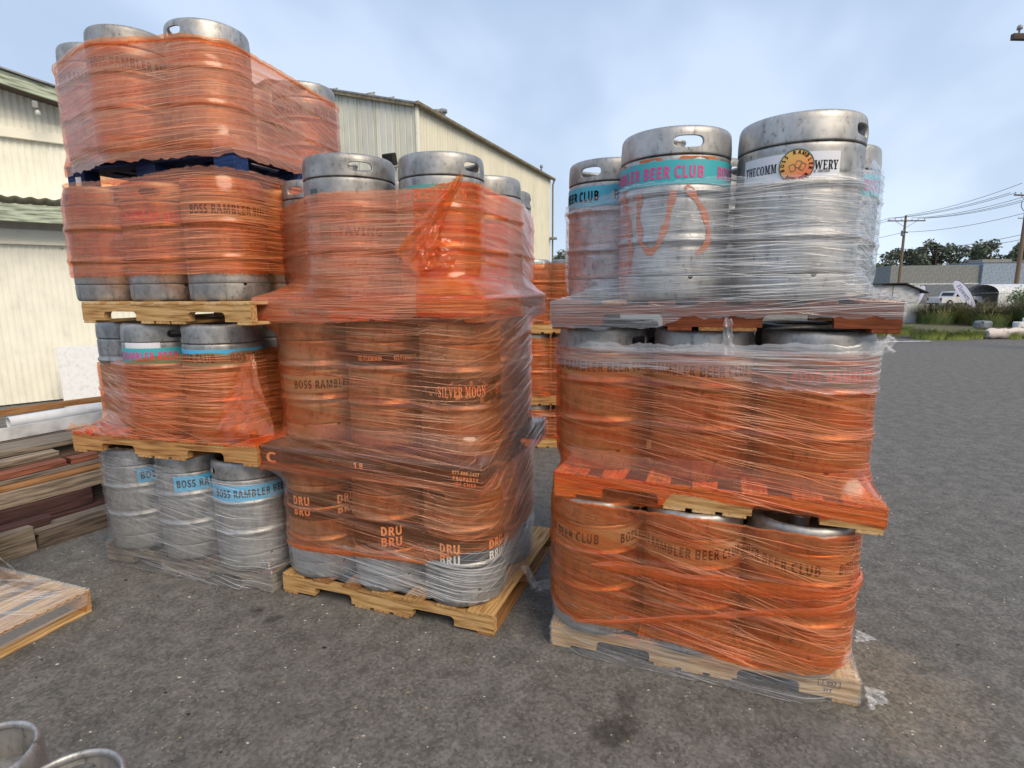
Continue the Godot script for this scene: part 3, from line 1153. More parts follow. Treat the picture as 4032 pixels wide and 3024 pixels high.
# film gathered into a flat creased ribbon, laid across a wrap
func rope(w: Wrap, mat: Material, parent: Node, a0: float, a1: float, y0: float, y1: float, width: float, seed_: int, follow_top := false) -> void:
	var n := FastNoiseLite.new()
	n.seed = seed_
	n.frequency = 1.0
	var b := MB.new()
	var rows := 12
	var cols := []
	for i in w.angles.size():
		if w.angles[i] >= a0 and w.angles[i] <= a1:
			cols.append(i)
	for q in cols.size():
		var i: int = cols[q]
		var t := (w.angles[i] - a0) / (a1 - a0)
		var s := w.arc[i]
		var y := lerpf(y0, y1, t) if not follow_top else w.y1[i]
		y += width * 0.35 * n.get_noise_1d(s * 2.2)
		var hw := width * (0.55 + 0.35 * n.get_noise_1d(s * 3.1 + 40.0)) * (0.25 + 0.75 * smoothstep(0.0, 0.06, t) * smoothstep(0.0, 0.06, 1.0 - t))
		for k in rows + 1:
			var v := 2.0 * k / rows - 1.0
			var lift := 0.0035 + width * 0.16 * (1.0 - v * v) + width * 0.22 * absf(n.get_noise_2d(v * 3.6 + s * 0.5, s * 0.9 + 7.0))
			b.vert(w.point(i, y + v * hw, lift, false), Vector3.ZERO, Vector2(s, v * 0.02))
	var m := rows + 1
	for q in cols.size():
		var d := w.dir(cols[q])
		for k in m:
			var du := b.v[mini(q + 1, cols.size() - 1) * m + k] - b.v[maxi(q - 1, 0) * m + k]
			var dv := b.v[q * m + mini(k + 1, rows)] - b.v[q * m + maxi(k - 1, 0)]
			var nn := du.cross(dv).normalized()
			b.n[q * m + k] = nn if nn.dot(Vector3(d.x, 0, d.y)) > 0 else -nn
	for q in cols.size() - 1:
		for k in rows:
			b.quad(q * m + k, (q + 1) * m + k, (q + 1) * m + k + 1, q * m + k + 1)
	part("gathered_ribbon", b.mesh(), mat, parent)


# a loose, crumpled flap of film between four corners
func flap(parent: Node, mat: Material, c: Array, crumple: float, seed_: int, called := "loose_flap", nu := 26, nv := 26) -> void:
	var n := FastNoiseLite.new()
	n.seed = seed_
	n.frequency = 1.0
	n.fractal_octaves = 3
	n.fractal_type = FastNoiseLite.FRACTAL_RIDGED
	var b := MB.new()
	var out: Vector3 = (c[1] - c[0]).cross(c[3] - c[0]).normalized()
	if out.z < 0:
		out = -out
	for i in nu + 1:
		for j in nv + 1:
			var u := float(i) / nu
			var v := float(j) / nv
			var p: Vector3 = c[0].lerp(c[1], u).lerp(c[3].lerp(c[2], u), v)
			var side: Vector3 = (c[1] - c[0]).normalized()
			var k := n.get_noise_3d(u * 1.3 + v * 0.5, v * 1.1 - u * 0.8, 3.0 + seed_)
			var k2 := n.get_noise_3d(u * 3.4 + v * 1.6, v * 2.2, 9.0)
			p += out * crumple * (k + 0.35 * k2) + side * crumple * 0.35 * k2
			b.vert(p, Vector3.ZERO, Vector2(u * 0.4, v * 0.4))
	var w := nv + 1
	for i in nu + 1:
		for j in nv + 1:
			var du := b.v[mini(i + 1, nu) * w + j] - b.v[maxi(i - 1, 0) * w + j]
			var dv := b.v[i * w + mini(j + 1, nv)] - b.v[i * w + maxi(j - 1, 0)]
			var nn := du.cross(dv).normalized()
			b.n[i * w + j] = nn if nn.dot(out) > 0 else -nn
	for i in nu:
		for j in nv:
			b.quad(i * w + j, (i + 1) * w + j, (i + 1) * w + j + 1, i * w + j + 1)
	part(called, b.mesh(), mat, parent)


func boss(m: Material, ink: Material, at: Array, y := 0.447, from := -PI, to := PI) -> Dictionary:
	return {"m": m, "ink": ink, "y": y, "h": 0.084, "text": BOSS, "size": 0.044, "arc": 2.62, "at": at, "from": from, "to": to}


func vecs(ps: Array) -> Array:
	var o := []
	for p in ps:
		o.append(Vector2(p[0], p[1]))
	return o


func stack_right() -> void:
	var a := 0.0
	var foot := pallet("pale pine pallet on the asphalt under the right hand stack", 0.744, 0, -2.134, -0.336, ["pine2", "pine", "pine2"])
	pallet("pine pallet half under orange film in the middle of the right hand stack", 0.748, LV, -2.104, -0.365, ["pine2", "pine"])
	pallet("red brown topmost pallet of the right hand stack with clear film over its edge", 0.741, 2 * LV, -2.103, -0.321, ["red_brown", "pine3", "red_brown"])
	part("stamp", sign_text("997", 0.016, 0.034), M.faded_ink, foot, Transform3D(Basis(), Vector3(0.515, 0.078, 0.0008)))
	part("stamp", sign_text("HT", 0.016, 0.03), M.faded_ink, foot, Transform3D(Basis(), Vector3(0.505, 0.048, 0.0008)))
	var frame := MB.new()
	for q in [[0.0, 0.014, 0.075, 0.0025], [0.0, -0.014, 0.075, 0.0025], [-0.0375, 0.0, 0.0025, 0.03], [0.0375, 0.0, 0.0025, 0.03], [-0.022, 0.0, 0.0025, 0.026]]:
		frame.box(Vector3(q[0], q[1], 0), Vector3(q[2], q[3], 0.0008), 0.0)
	part("stamp_frame", frame.mesh(), M.faded_ink, foot, Transform3D(Basis(), Vector3(0.507, 0.078, 0.0006)))
	var bot := [[0.385, -2.42], [0.768, -2.275], [1.15, -2.14]]
	var mid := [[0.412, -2.505], [0.797, -2.345], [1.182, -2.185]]
	var top := [[0.65, -2.34], [1.068, -2.195], [0.47, -2.735], [0.90, -2.76], [1.36, -2.54]]
	keg("keg at the front left of right stack's bottom layer, under orange film", bot[0][0], PH, bot[0][1], 1.0, {"bands": [boss(M.pale_blue, M.black_ink, [-2.6, 0.5])]})
	keg("keg bulging over the pallet edge, middle of right stack's bottom layer", bot[1][0], PH, bot[1][1], -1.5, {"bands": [boss(M.pale_blue, M.black_ink, [-1.5, 1.6])]})
	keg("steel keg at the near right corner of the right stack's bottom layer", bot[2][0], PH, bot[2][1], 1.6, {"bands": [boss(M.pale_blue, M.black_ink, [-2.2, 0.8])]})
	keg("keg with a hand hole at its right, front left of right stack's middle layer", mid[0][0], LV + PH, mid[0][1], 0.88, {"bands": [boss(M.pale_blue, M.black_ink, [-1.5, 1.6])]})
	keg("steel keg in the centre front of the right stack's middle layer, plain collar", mid[1][0], LV + PH, mid[1][1], 1.57, {"bands": [boss(M.pale_blue, M.black_ink, [-1.6, 1.5])]})
	keg("keg with red lettering at the front right of right stack's middle layer", mid[2][0], LV + PH, mid[2][1], 1.57, {"bands": [boss(M.teal_dark, M.red_ink, [-0.35], 0.447, -0.45, PI - 0.4)]})
	var drips := keg("keg with pink lettering on teal and orange paint strokes, top of right stack", top[0][0], 2 * LV + PH, top[0][1], 0.225, {"steel": 0, "r": 0.215, "h": 0.625, "bands": [boss(M.teal, M.pink_ink, [-2.12, 0.8], 0.462)]})
	paint_arcs(drips, 0.225, 0.215 / KR, 0.625 / KH)
	var lk := keg("largest looking keg with a white label and round yellow orange badge", top[1][0], 2 * LV + PH, top[1][1], 1.19, {"steel": 0, "r": 0.219, "h": 0.632, "bands": [
		{"m": M.white_label, "y": 0.452, "h": 0.086, "from": -0.95, "to": 0.62},
		{"m": null, "ink": M.black_ink, "y": 0.451, "size": 0.030, "text": "THECOMM", "arc": 0.58, "at": [-0.90], "serif": true},
		{"m": null, "ink": M.black_ink, "y": 0.451, "size": 0.030, "text": "WERY", "arc": 0.36, "at": [0.225], "serif": true},
		{"m": null, "ink": M.black_ink, "y": 0.430, "size": 0.010, "text": "D, OREGON", "arc": 0.24, "at": [0.22], "serif": true}]})
	badge(lk, 0.452, -0.03 - 1.19, 0.219 / KR)
	keg("keg with black lettering on blue, back left on top of right stack", top[2][0], 2 * LV + PH, top[2][1], -0.51, {"bands": [boss(M.teal_blue, M.black_ink, [-2.9, 0.06])]})
	keg("steel keg mostly hidden between the two front kegs on top of the right stack", top[3][0], 2 * LV + PH, top[3][1], 0.9)
	keg("keg with teal and pink strip at the far right of right stack's top", top[4][0], 2 * LV + PH, top[4][1], 0.35, {"bands": [boss(M.teal, M.pink_ink, [-2.2, 0.75])]})
	var cs0 := vecs(bot)
	var cs1 := vecs(mid)
	for l in 2:
		for p in [bot, mid][l]:
			var q := Vector2(p[0], p[1]) + Vector2(0.14, -0.395)
			keg("steel keg in the hidden back row of the right stack's %s layer" % ["bottom", "middle"][l], q.x, l * LV + PH, q.y, 0.5 + p[0], {"group": "hidden kegs at the back of the right stack, layer %d" % (l + 1)})
			[cs0, cs1][l].append(q)
	var r0 := pallet_rect(0.744, -2.134, -0.336)
	var r1 := pallet_rect(0.748, -2.104, -0.365)
	var r2 := pallet_rect(0.741, -2.103, -0.321)
	# bottom layer: clear film over the pallet, orange above it, two twisted ropes
	var w := wrap_shape(cs0, KR + 0.004, PH, [r0], [], edge([[-2.2, 0.004], [0.0, 0.006], [2.2, 0.004]], 0.003, 3), edge([[-2.2, 0.30], [0.0, 0.26], [2.2, 0.30]], 0.01, 4), 51)
	var f := wrapped("clear film round the pallet foot of the right hand stack", w, "clear", [[240, -1.9, 2.4, -0.22, 0.02, 0.004]], 71)
	flap(f, M.clear_crumple, [Vector3(1.315, 0.09, -1.93), Vector3(1.40, 0.06, -1.97), Vector3(1.44, 0.008, -1.97), Vector3(1.325, 0.012, -1.915)], 0.035, 4, "loose_tail")
	flap(f, M.clear_crumple, [Vector3(1.36, 0.25, -2.06), Vector3(1.45, 0.20, -2.08), Vector3(1.45, 0.195, -2.08), Vector3(1.35, 0.20, -2.05)], 0.02, 8, "loose_tail")
	w = wrap_shape(cs0, KR + 0.007, PH, [], [], edge([[-2.4, 0.20], [-1.0, 0.185], [-0.5, 0.17], [0.2, 0.13], [0.8, 0.155], [2.0, 0.17]], 0.004, 5), edge([[-2.4, 0.716], [-1.0, 0.716], [-0.3, 0.712], [0.4, 0.698], [0.9, 0.685], [2.0, 0.69]], 0.004, 6), 52)
	f = wrapped("orange film with two twisted ropes round right stack's bottom layer", w, "orange", [[520, -1.6, 1.9, -0.32, -0.02, 0.0045], [60, -1.2, 1.2, -0.5, -0.25, 0.006]], 72, 0.26)
	rope(w, M.orange_rope, f, -1.2, 1.0, 0.18, 0.475, 0.026, 5)
	rope(w, M.orange_rope, f, -1.1, 1.0, 0.455, 0.485, 0.050, 6)
	rope(w, M.orange_rope, f, -1.3, 1.6, 0, 0, 0.012, 9, true)
	# middle layer
	w = wrap_shape(cs1, KR + 0.005, LV + PH, [r1], [], edge([[-2.4, LV - 0.01], [-1.0, LV - 0.005], [-0.62, LV + 0.005], [-0.52, LV + 0.075], [0.15, LV + 0.05], [0.5, LV + 0.04], [0.75, LV + 0.008], [2.0, LV]], 0.006, 7), edge([[-2.4, LV + PH + 0.53], [-0.8, LV + PH + 0.525], [0.6, LV + PH + 0.535], [2.2, LV + PH + 0.53]], 0.004, 8), 53)
	f = wrapped("orange film stretched over the middle layer of the right hand stack", w, "orange", [[560, -1.6, 1.9, -0.24, 0.02, 0.0045], [70, -1.2, 1.0, -0.34, -0.18, 0.006]], 73, 0.2)
	w = wrap_shape(cs1, KR + 0.009, LV + PH, [], [], edge([[-2.4, LV + PH + 0.43], [-0.6, LV + PH + 0.45], [0.6, LV + PH + 0.39], [2.0, LV + PH + 0.42]], 0.008, 9), edge([[-2.4, LV + PH + 0.54], [-0.8, LV + PH + 0.535], [0.6, LV + PH + 0.55], [2.2, LV + PH + 0.54]], 0.008, 10), 54)
	f = wrapped("scrunched strip of clear film along the top of the right stack's middle layer", w, "clear", [[160, -1.6, 1.9, -0.05, 0.06, 0.005]], 74)
	rope(w, M.clear_crumple, f, -1.25, 1.5, 0, 0, 0.030, 14, true)
	rope(w, M.clear_crumple, f, -1.25, 1.5, LV + PH + 0.525, LV + PH + 0.53, 0.024, 15)
	flap(f, M.clear_crumple, [Vector3(1.24, LV + PH + 0.55, -1.98), Vector3(1.40, LV + PH + 0.59, -2.10), Vector3(1.41, LV + PH + 0.52, -2.08), Vector3(1.22, LV + PH + 0.52, -1.955)], 0.03, 15, "scrunched_end", 34, 16)
	flap(f, M.clear_crumple, [Vector3(0.775, 2 * LV + 0.05, -2.07), Vector3(0.80, 2 * LV + 0.05, -2.06), Vector3(0.82, LV + PH + 0.52, -2.075), Vector3(0.78, LV + PH + 0.52, -2.09)], 0.012, 16, "hanging_shred", 10, 30)
	# top layer
	var tops := vecs(top)
	tops[0] = Vector3(top[0][0], top[0][1], 0.012)
	tops[1] = Vector3(top[1][0], top[1][1], 0.016)
	w = wrap_shape(tops, KR + 0.004, 2 * LV + PH, [r2], [], edge([[-2.4, 2 * LV + 0.01], [-0.8, 2 * LV + 0.006], [-0.55, 2 * LV + 0.05], [0.0, 2 * LV + 0.05], [0.5, 2 * LV + 0.055], [0.85, 2 * LV + 0.04], [2.0, 2 * LV + 0.02]], 0.008, 11), edge([[-2.4, 2 * LV + PH + 0.42], [-1.0, 2 * LV + PH + 0.43], [-0.3, 2 * LV + PH + 0.43], [0.25, 2 * LV + PH + 0.42], [0.55, 2 * LV + PH + 0.44], [0.85, 2 * LV + PH + 0.50], [2.0, 2 * LV + PH + 0.5]], 0.006, 12), 55)
	wrapped("clear streaky film round the top layer of kegs on the right hand stack", w, "clear", [[620, -1.7, 2.0, -0.10, 0.14, 0.0045], [60, -0.9, 1.1, -0.28, 0.3, 0.005]], 75)


# strokes sprayed in orange paint on one keg, as points of angle and height
func paint_arcs(k: Node3D, phi: float, rs := 1.0, hs := 1.0) -> void:
	for s in [[[-1.15, 0.505], [-1.10, 0.47], [-1.05, 0.36], [-0.88, 0.28], [-0.80, 0.20], [-0.86, 0.10]], [[-0.64, 0.49], [-0.53, 0.503], [-0.42, 0.506], [-0.31, 0.503], [-0.24, 0.485]], [[-0.62, 0.385], [-0.66, 0.30], [-0.56, 0.21], [-0.40, 0.17], [-0.23, 0.20], [-0.10, 0.28], [0.0, 0.385]], [[0.10, 0.485], [0.23, 0.502], [0.41, 0.506], [0.60, 0.502], [0.76, 0.48]], [[0.19, 0.40], [0.37, 0.36], [0.55, 0.31], [0.67, 0.245], [0.60, 0.19], [0.42, 0.165]]]:
		var cv := Curve2D.new()
		for i in s.size():
			var d: Vector2 = (Vector2(s[mini(i + 1, s.size() - 1)][0], s[mini(i + 1, s.size() - 1)][1]) - Vector2(s[maxi(i - 1, 0)][0], s[maxi(i - 1, 0)][1])) / 6.0
			cv.add_point(Vector2(s[i][0] * 0.2, s[i][1]), -d * Vector2(0.2, 1), d * Vector2(0.2, 1))
		var b := MB.new()
		var prev := []
		var len_ := cv.get_baked_length()
		var n := int(len_ / 0.005)
		for i in n + 1:
			var p := cv.sample_baked(len_ * i / n)
			var q := cv.sample_baked(minf(len_, len_ * i / n + 0.004)) - cv.sample_baked(maxf(0, len_ * i / n - 0.004))
			var side := Vector2(-q.y, q.x).normalized() * (0.0105 + 0.003 * sin(i * 0.31))
			var row := []
			for e in [-1, 1]:
				var pp: Vector2 = p + side * e
				var rr := 0.1982
				for ring in [0.216, 0.385]:
					rr += 0.0092 * exp(-pow((pp.y - ring) / 0.0095, 2.0))
				var aa := pp.x / 0.2 - phi
				row.append(b.vert(Vector3(sin(aa) * rr * rs, minf(pp.y, 0.5) * hs, cos(aa) * rr * rs), Vector3(sin(aa), 0, cos(aa))))
			if prev:
				b.quad(prev[0], prev[1], row[1], row[0])
			prev = row
		part("painted_stroke", b.mesh(), M.paint_orange, k)


# a round badge with lettering round its rim
func badge(k: Node3D, y: float, ang: float, rs := 1.0) -> void:
	var r := 0.0535
	var b := MB.new()
	var rr := 0.2006 * rs
	var put := func(mb: MB, px: float, py: float, lift: float) -> int:
		var a: float = ang + px / rr
		return mb.vert(Vector3(sin(a) * (rr + lift), y + py, cos(a) * (rr + lift)), Vector3(sin(a), 0, cos(a)), Vector2(0.5 + px / r * 0.5, 0.5 - py / r * 0.5))
	for i in 12:
		for j in 12:
			var q := []
			for e in [[0, 0], [1, 0], [1, 1], [0, 1]]:
				var u: float = (i + e[0]) / 12.0
				var t: float = (j + e[1]) / 12.0 * TAU
				q.append(put.call(b, cos(t) * r * u, sin(t) * r * u, 0.0))
			b.quad(q[0], q[1], q[2], q[3])
	var face := part("badge", b.mesh(), M.badge, k)
	b = MB.new()
	for i in 40:
		var q := []
		for e in [[0, 0.965], [1, 0.965], [1, 1.03], [0, 1.03]]:
			var t: float = (i + e[0]) / 40.0 * TAU
			q.append(put.call(b, cos(t) * r * e[1], sin(t) * r * e[1], 0.0006))
		b.quad(q[0], q[1], q[2], q[3])
	part("badge_rim", b.mesh(), M.badge_rim, face)
	var words := [["BOSS RAMBLER", PI * 1.13, -PI * 0.13, 1.0], ["BEER CLUB", PI * 1.28, PI * 1.80, -1.0]]
	b = MB.new()
	for wd in words:
		var txt: String = wd[0]
		for i in txt.length():
			if txt[i] == " ":
				continue
			var t: float = lerpf(wd[1], wd[2], (i + 0.5) / txt.length())
			var fl := flat_text(txt[i])
			var o := b.v.size()
			var mid := Vector3.ZERO
			var hi := 0.0
			var lo := INF
			for v in fl.v:
				mid += v / fl.v.size()
				hi = maxf(hi, v.y)
				lo = minf(lo, v.y)
			for v in fl.v:
				var s := 0.0125 / (hi - lo)
				var lx: float = (v.x - mid.x) * s * 0.9
				var ly: float = (v.y - (hi + lo) / 2) * s
				var up: float = wd[3]
				var rad := r * 0.82 + ly * up
				var tx := -sin(t) * up
				var ty := cos(t) * up
				put.call(b, cos(t) * rad - tx * lx, sin(t) * rad - ty * lx, 0.0007)
			for q in range(0, fl.f.size(), 3):
				b.tri(o + fl.f[q], o + fl.f[q + 1], o + fl.f[q + 2])
	part("badge_lettering", b.mesh(), M.black_ink, face)
	# line drawing of little barrels in the middle
	b = MB.new()
	for c in [[-0.012, -0.006, 0.3], [0.006, 0.004, -0.2], [0.018, -0.004, -0.5]]:
		for i in 16:
			var q := []
			for e in [[0, 1.0], [1, 1.0], [1, 0.82], [0, 0.82]]:
				var t: float = (i + e[0]) / 16.0 * TAU
				var p := Vector2(clampf(cos(t) * 1.3, -1, 1) * 0.009 * e[1], clampf(sin(t) * 1.3, -1, 1) * 0.012 * e[1]).rotated(c[2])
				q.append(put.call(b, c[0] + p.x, c[1] + p.y, 0.0007))
			b.quad(q[0], q[1], q[2], q[3])
	part("badge_drawing", b.mesh(), M.badge_line, face)


func stack_middle() -> void:
	var y2 := 2 * LV + 0.018
	pallet("honey coloured pine pallet on the asphalt under the middle stack", -0.666, 0, -2.603, -0.352, ["pine1", "pine", "pine3"])
	var bp := pallet("dark blue painted pallet with white lettering inside the middle stack", -0.713, LV, -2.567, -0.337, ["blue1", "blue"], {"block": true})
	for t in [["877-888-2437", 0.022, 0.13, 0.078], ["PROPERTY", 0.022, 0.125, 0.052], ["OF CHEP", 0.022, 0.10, 0.026]]:
		part("lettering", sign_text(t[0], t[1] * 0.8, t[2]), M.white_ink, bp, Transform3D(Basis(), Vector3(0.535, t[3], 0.0016)))
	part("lettering", sign_text("C", 0.055, 0.06), M.white_ink, bp, Transform3D(Basis(), Vector3(-0.53, 0.055, 0.0016)))
	part("lettering", sign_text("1 B", 0.03, 0.05), M.white_ink, bp, Transform3D(Basis(), Vector3(-0.02, 0.06, 0.0016)))
	pallet("topmost pallet of the middle stack, pine under orange film", -0.698, y2, -2.628, -0.321, ["pine1", "pine3", "pine"])
	var bot := [[-1.013, -2.931], [-0.628, -2.79], [-0.243, -2.648]]
	var mid := [[-1.02, -3.005], [-0.635, -2.865], [-0.25, -2.725]]
	var dru := func(at: Array, y: float) -> Array:
		return [{"m": M.black_band, "y": y, "h": 0.15, "from": -PI, "to": PI}, {"m": null, "ink": M.white_ink, "y": y + 0.028, "size": 0.046, "text": "DRU", "arc": 0.50, "at": at}, {"m": null, "ink": M.white_ink, "y": y - 0.028, "size": 0.046, "text": "BRU", "arc": 0.50, "at": at}]
	keg("keg with white block letters, left end of middle stack's bottom layer", bot[0][0], PH, bot[0][1], 1.4, {"steel": 1, "bands": dru.call([-0.95, 0.25], 0.40)})
	keg("keg with black strip and white block letters, centre of middle stack's bottom layer", bot[1][0], PH, bot[1][1], 1.7, {"steel": 1, "bands": dru.call([-0.3, 1.4], 0.30)})
	keg("near corner keg of middle stack's bottom layer, black strip lettered twice", bot[2][0], PH, bot[2][1], -0.72, {"steel": 2, "bands": dru.call([-0.62, 0.62], 0.27)})
	keg("keg with pale strip at mid height, left end of middle stack's second layer", mid[0][0], LV + PH, mid[0][1], 1.5, {"h": KH + 0.018, "bands": [boss(M.pale_blue, M.black_ink, [-0.75], 0.30)]})
	keg("keg with narrow black strip near its top, centre of middle stack's second layer", mid[1][0], LV + PH, mid[1][1], 1.5, {"h": KH + 0.018, "bands": [{"m": M.black_band, "ink": M.white_ink, "y": 0.447, "h": 0.07, "text": "SILVERMOON", "size": 0.024, "arc": 0.62, "at": [-0.75, 0.15], "serif": true}]})
	keg("keg with broad worn black strip and pale serif letters, middle stack's near corner", mid[2][0], LV + PH, mid[2][1], 1.5, {"h": KH + 0.018, "bands": [{"m": M.black_worn, "ink": M.cream_ink, "y": 0.305, "h": 0.125, "text": "SILVER MOON", "size": 0.050, "arc": 1.15, "at": [-0.55, 0.95], "serif": true}]})
	var top := [[-0.783, -2.884], [-0.325, -2.795], [-1.06, -3.27], [-0.14, -3.20], [-0.07, -3.62], [-0.60, -3.33]]
	keg("old blotched keg with a squarish hand hole, front left on top of the middle stack", top[0][0], y2 + PH, top[0][1], 0.23, {"h": 0.645, "r": 0.224, "steel": 2, "bands": [{"m": null, "ink": M.faded_ink, "y": 0.30, "size": 0.040, "text": "TAVING", "arc": 0.95, "at": [-0.3]}, {"m": M.grey_patch, "y": 0.26, "h": 0.16, "from": -0.72, "to": -0.45}, {"m": M.grey_patch, "y": 0.45, "h": 0.08, "from": -0.95, "to": -0.75}]})
	var mk := keg("keg with pink letters on teal and raised collar letters, top of middle stack", top[1][0], y2 + PH, top[1][1], 0.8, {"h": 0.632, "r": 0.208, "steel": 1, "bands": [boss(M.teal_grey, M.pink_red_ink, [-2.5], 0.447, -PI, 0.42), {"m": M.brown_patch, "ink": M.cream_ink, "y": 0.447, "h": 0.084, "from": 0.42, "to": 0.95, "text": "N", "size": 0.04, "arc": 0.12, "at": [0.45], "serif": true}]})
	var em := bent_text("SILVER MOON", 0.036, 1.25, 0.1978)
	part("raised_lettering", em, M.steel1, mk, Transform3D(Basis(Vector3.UP, -1.35 - 0.8), Vector3(0, 0.548, 0)))
	keg("keg peeping out behind the old blotched keg at the left of the top layer", top[2][0], y2 + PH, top[2][1], -0.7)
	keg("keg behind the near corner keg at the right of the middle stack's top layer", top[3][0], y2 + PH, top[3][1], 1.7)
	keg("keg at the back right of the middle stack's top layer, only a sliver showing", top[4][0], y2 + PH, top[4][1], 1.5)
	keg("keg hidden in the middle of the middle stack's top layer", top[5][0], y2 + PH, top[5][1], 1.5)
	var cs0 := vecs(bot)
	var cs1 := vecs(mid)
	for l in 2:
		for p in [bot, mid][l]:
			var q := Vector2(p[0], p[1]) + Vector2(0.145, -0.39)
			keg("steel keg in the back row of the middle stack's %s layer" % ["bottom", "second"][l], q.x, l * LV + PH, q.y, 0.5 + p[0], {"h": KH + 0.018 * l, "group": "kegs at the back of the middle stack, layer %d" % (l + 1)})
			[cs0, cs1][l].append(q)
	var r0 := pallet_rect(-0.666, -2.603, -0.352)
	var r1 := pallet_rect(-0.713, -2.567, -0.337)
	var r2 := pallet_rect(-0.698, -2.628, -0.321)
	var w := wrap_shape(cs0, KR + 0.004, PH, [], [], edge([[-2.4, 0.16], [-1.0, 0.15], [0.3, 0.15], [1.0, 0.13], [2.0, 0.12]], 0.006, 21), edge([[-2.4, 0.34], [-1.0, 0.33], [0.3, 0.42], [1.2, 0.42], [2.0, 0.40]], 0.006, 22), 81)
	var f := wrapped("clear film round the feet of the kegs at the bottom of the middle stack", w, "clear", [[150, -1.5, 0.5, -0.24, -0.06, 0.006], [170, 0.5, 1.9, 0.30, 0.55, 0.006]], 91, 0.2)
	flap(f, M.clear_crumple, [Vector3(0.03, 0.20, -2.70), Vector3(0.07, 0.19, -2.72), Vector3(0.13, 0.07, -2.73), Vector3(0.09, 0.07, -2.70)], 0.012, 18, "loose_tail", 10, 20)
	flap(f, M.clear_crumple, [Vector3(0.09, 0.10, -2.715), Vector3(0.20, 0.10, -2.75), Vector3(0.20, 0.045, -2.75), Vector3(0.11, 0.05, -2.71)], 0.016, 19, "loose_tail", 20, 14)
	w = wrap_shape(cs0, KR + 0.006, PH, [], [r1, LV - 0.005], edge([[-2.4, 0.29], [-1.0, 0.28], [-0.3, 0.30], [0.25, 0.34], [0.6, 0.40], [1.1, 0.36], [2.0, 0.38]], 0.004, 23), edge([[-2.4, LV + 0.04], [0.0, LV + 0.03], [2.0, LV + 0.04]], 0.004, 24), 82)
	f = wrapped("orange film round the bottom layer of the middle stack, gathered at its lower rim", w, "amber", [[260, -1.6, 0.5, -0.26, 0.0, 0.0045], [330, 0.5, 2.0, 0.22, 0.5, 0.006]], 92, 0.14)
	rope(w, M.orange_rope, f, -1.4, 0.3, 0.285, 0.335, 0.022, 25)
	w = wrap_shape(cs1, KR + 0.005, LV + PH, [r1], [r2, y2 - 0.005], edge([[-2.4, LV - 0.015], [0.0, LV - 0.01], [2.0, LV - 0.01]], 0.004, 27), edge([[-2.4, y2 + 0.05], [0.0, y2 + 0.03], [2.0, y2 + 0.05]], 0.006, 28), 83)
	w.kh = KH + 0.018
	wrapped("orange film over the second layer and the blue pallet of the middle stack", w, "amber", [[320, -1.6, 0.45, -0.2, 0.06, 0.0045], [460, 0.45, 2.0, 0.10, 0.42, 0.0065], [60, 0.1, 0.6, 0.25, 0.7, 0.004]], 93, 0.1)
	var tops := vecs(top)
	tops[0] = Vector3(top[0][0], top[0][1], 0.021)
	tops[1] = Vector3(top[1][0], top[1][1], 0.006)
	w = wrap_shape(tops, KR + 0.006, y2 + PH, [r2], [], edge([[-2.4, y2 - 0.01], [-0.6, y2 - 0.005], [0.0, y2 + 0.02], [0.5, y2 + 0.03], [1.4, y2 - 0.005], [2.0, y2 + 0.0]], 0.005, 29), edge([[-2.4, y2 + PH + 0.45], [-1.0, y2 + PH + 0.46], [-0.3, y2 + PH + 0.47], [0.15, y2 + PH + 0.47], [0.5, y2 + PH + 0.505], [1.0, y2 + PH + 0.49], [2.0, y2 + PH + 0.47]], 0.004, 30), 84)
	f = wrapped("pale orange film round the top layer of the middle stack with a loose triangular flap", w, "thin_orange", [[560, -1.6, 0.4, -0.08, 0.10, 0.0045], [460, 0.4, 2.0, -0.30, -0.08, 0.006]], 94, 0.05)
	film_sheet(w, M.orange_layer, f, "second_layer", 0.05, 0.004, 0.10, 1.1)
	flap(f, M.orange_crumple, [Vector3(-0.223, 2.092, -2.541), Vector3(-0.197, 2.076, -2.536), Vector3(-0.398, 1.647, -2.556), Vector3(-0.517, 1.766, -2.577)], 0.03, 31)
	flap(f, M.orange_crumple, [Vector3(-0.414, 1.838, -2.572), Vector3(-0.207, 1.807, -2.546), Vector3(-0.259, 1.693, -2.546), Vector3(-0.435, 1.683, -2.556)], 0.02, 32)


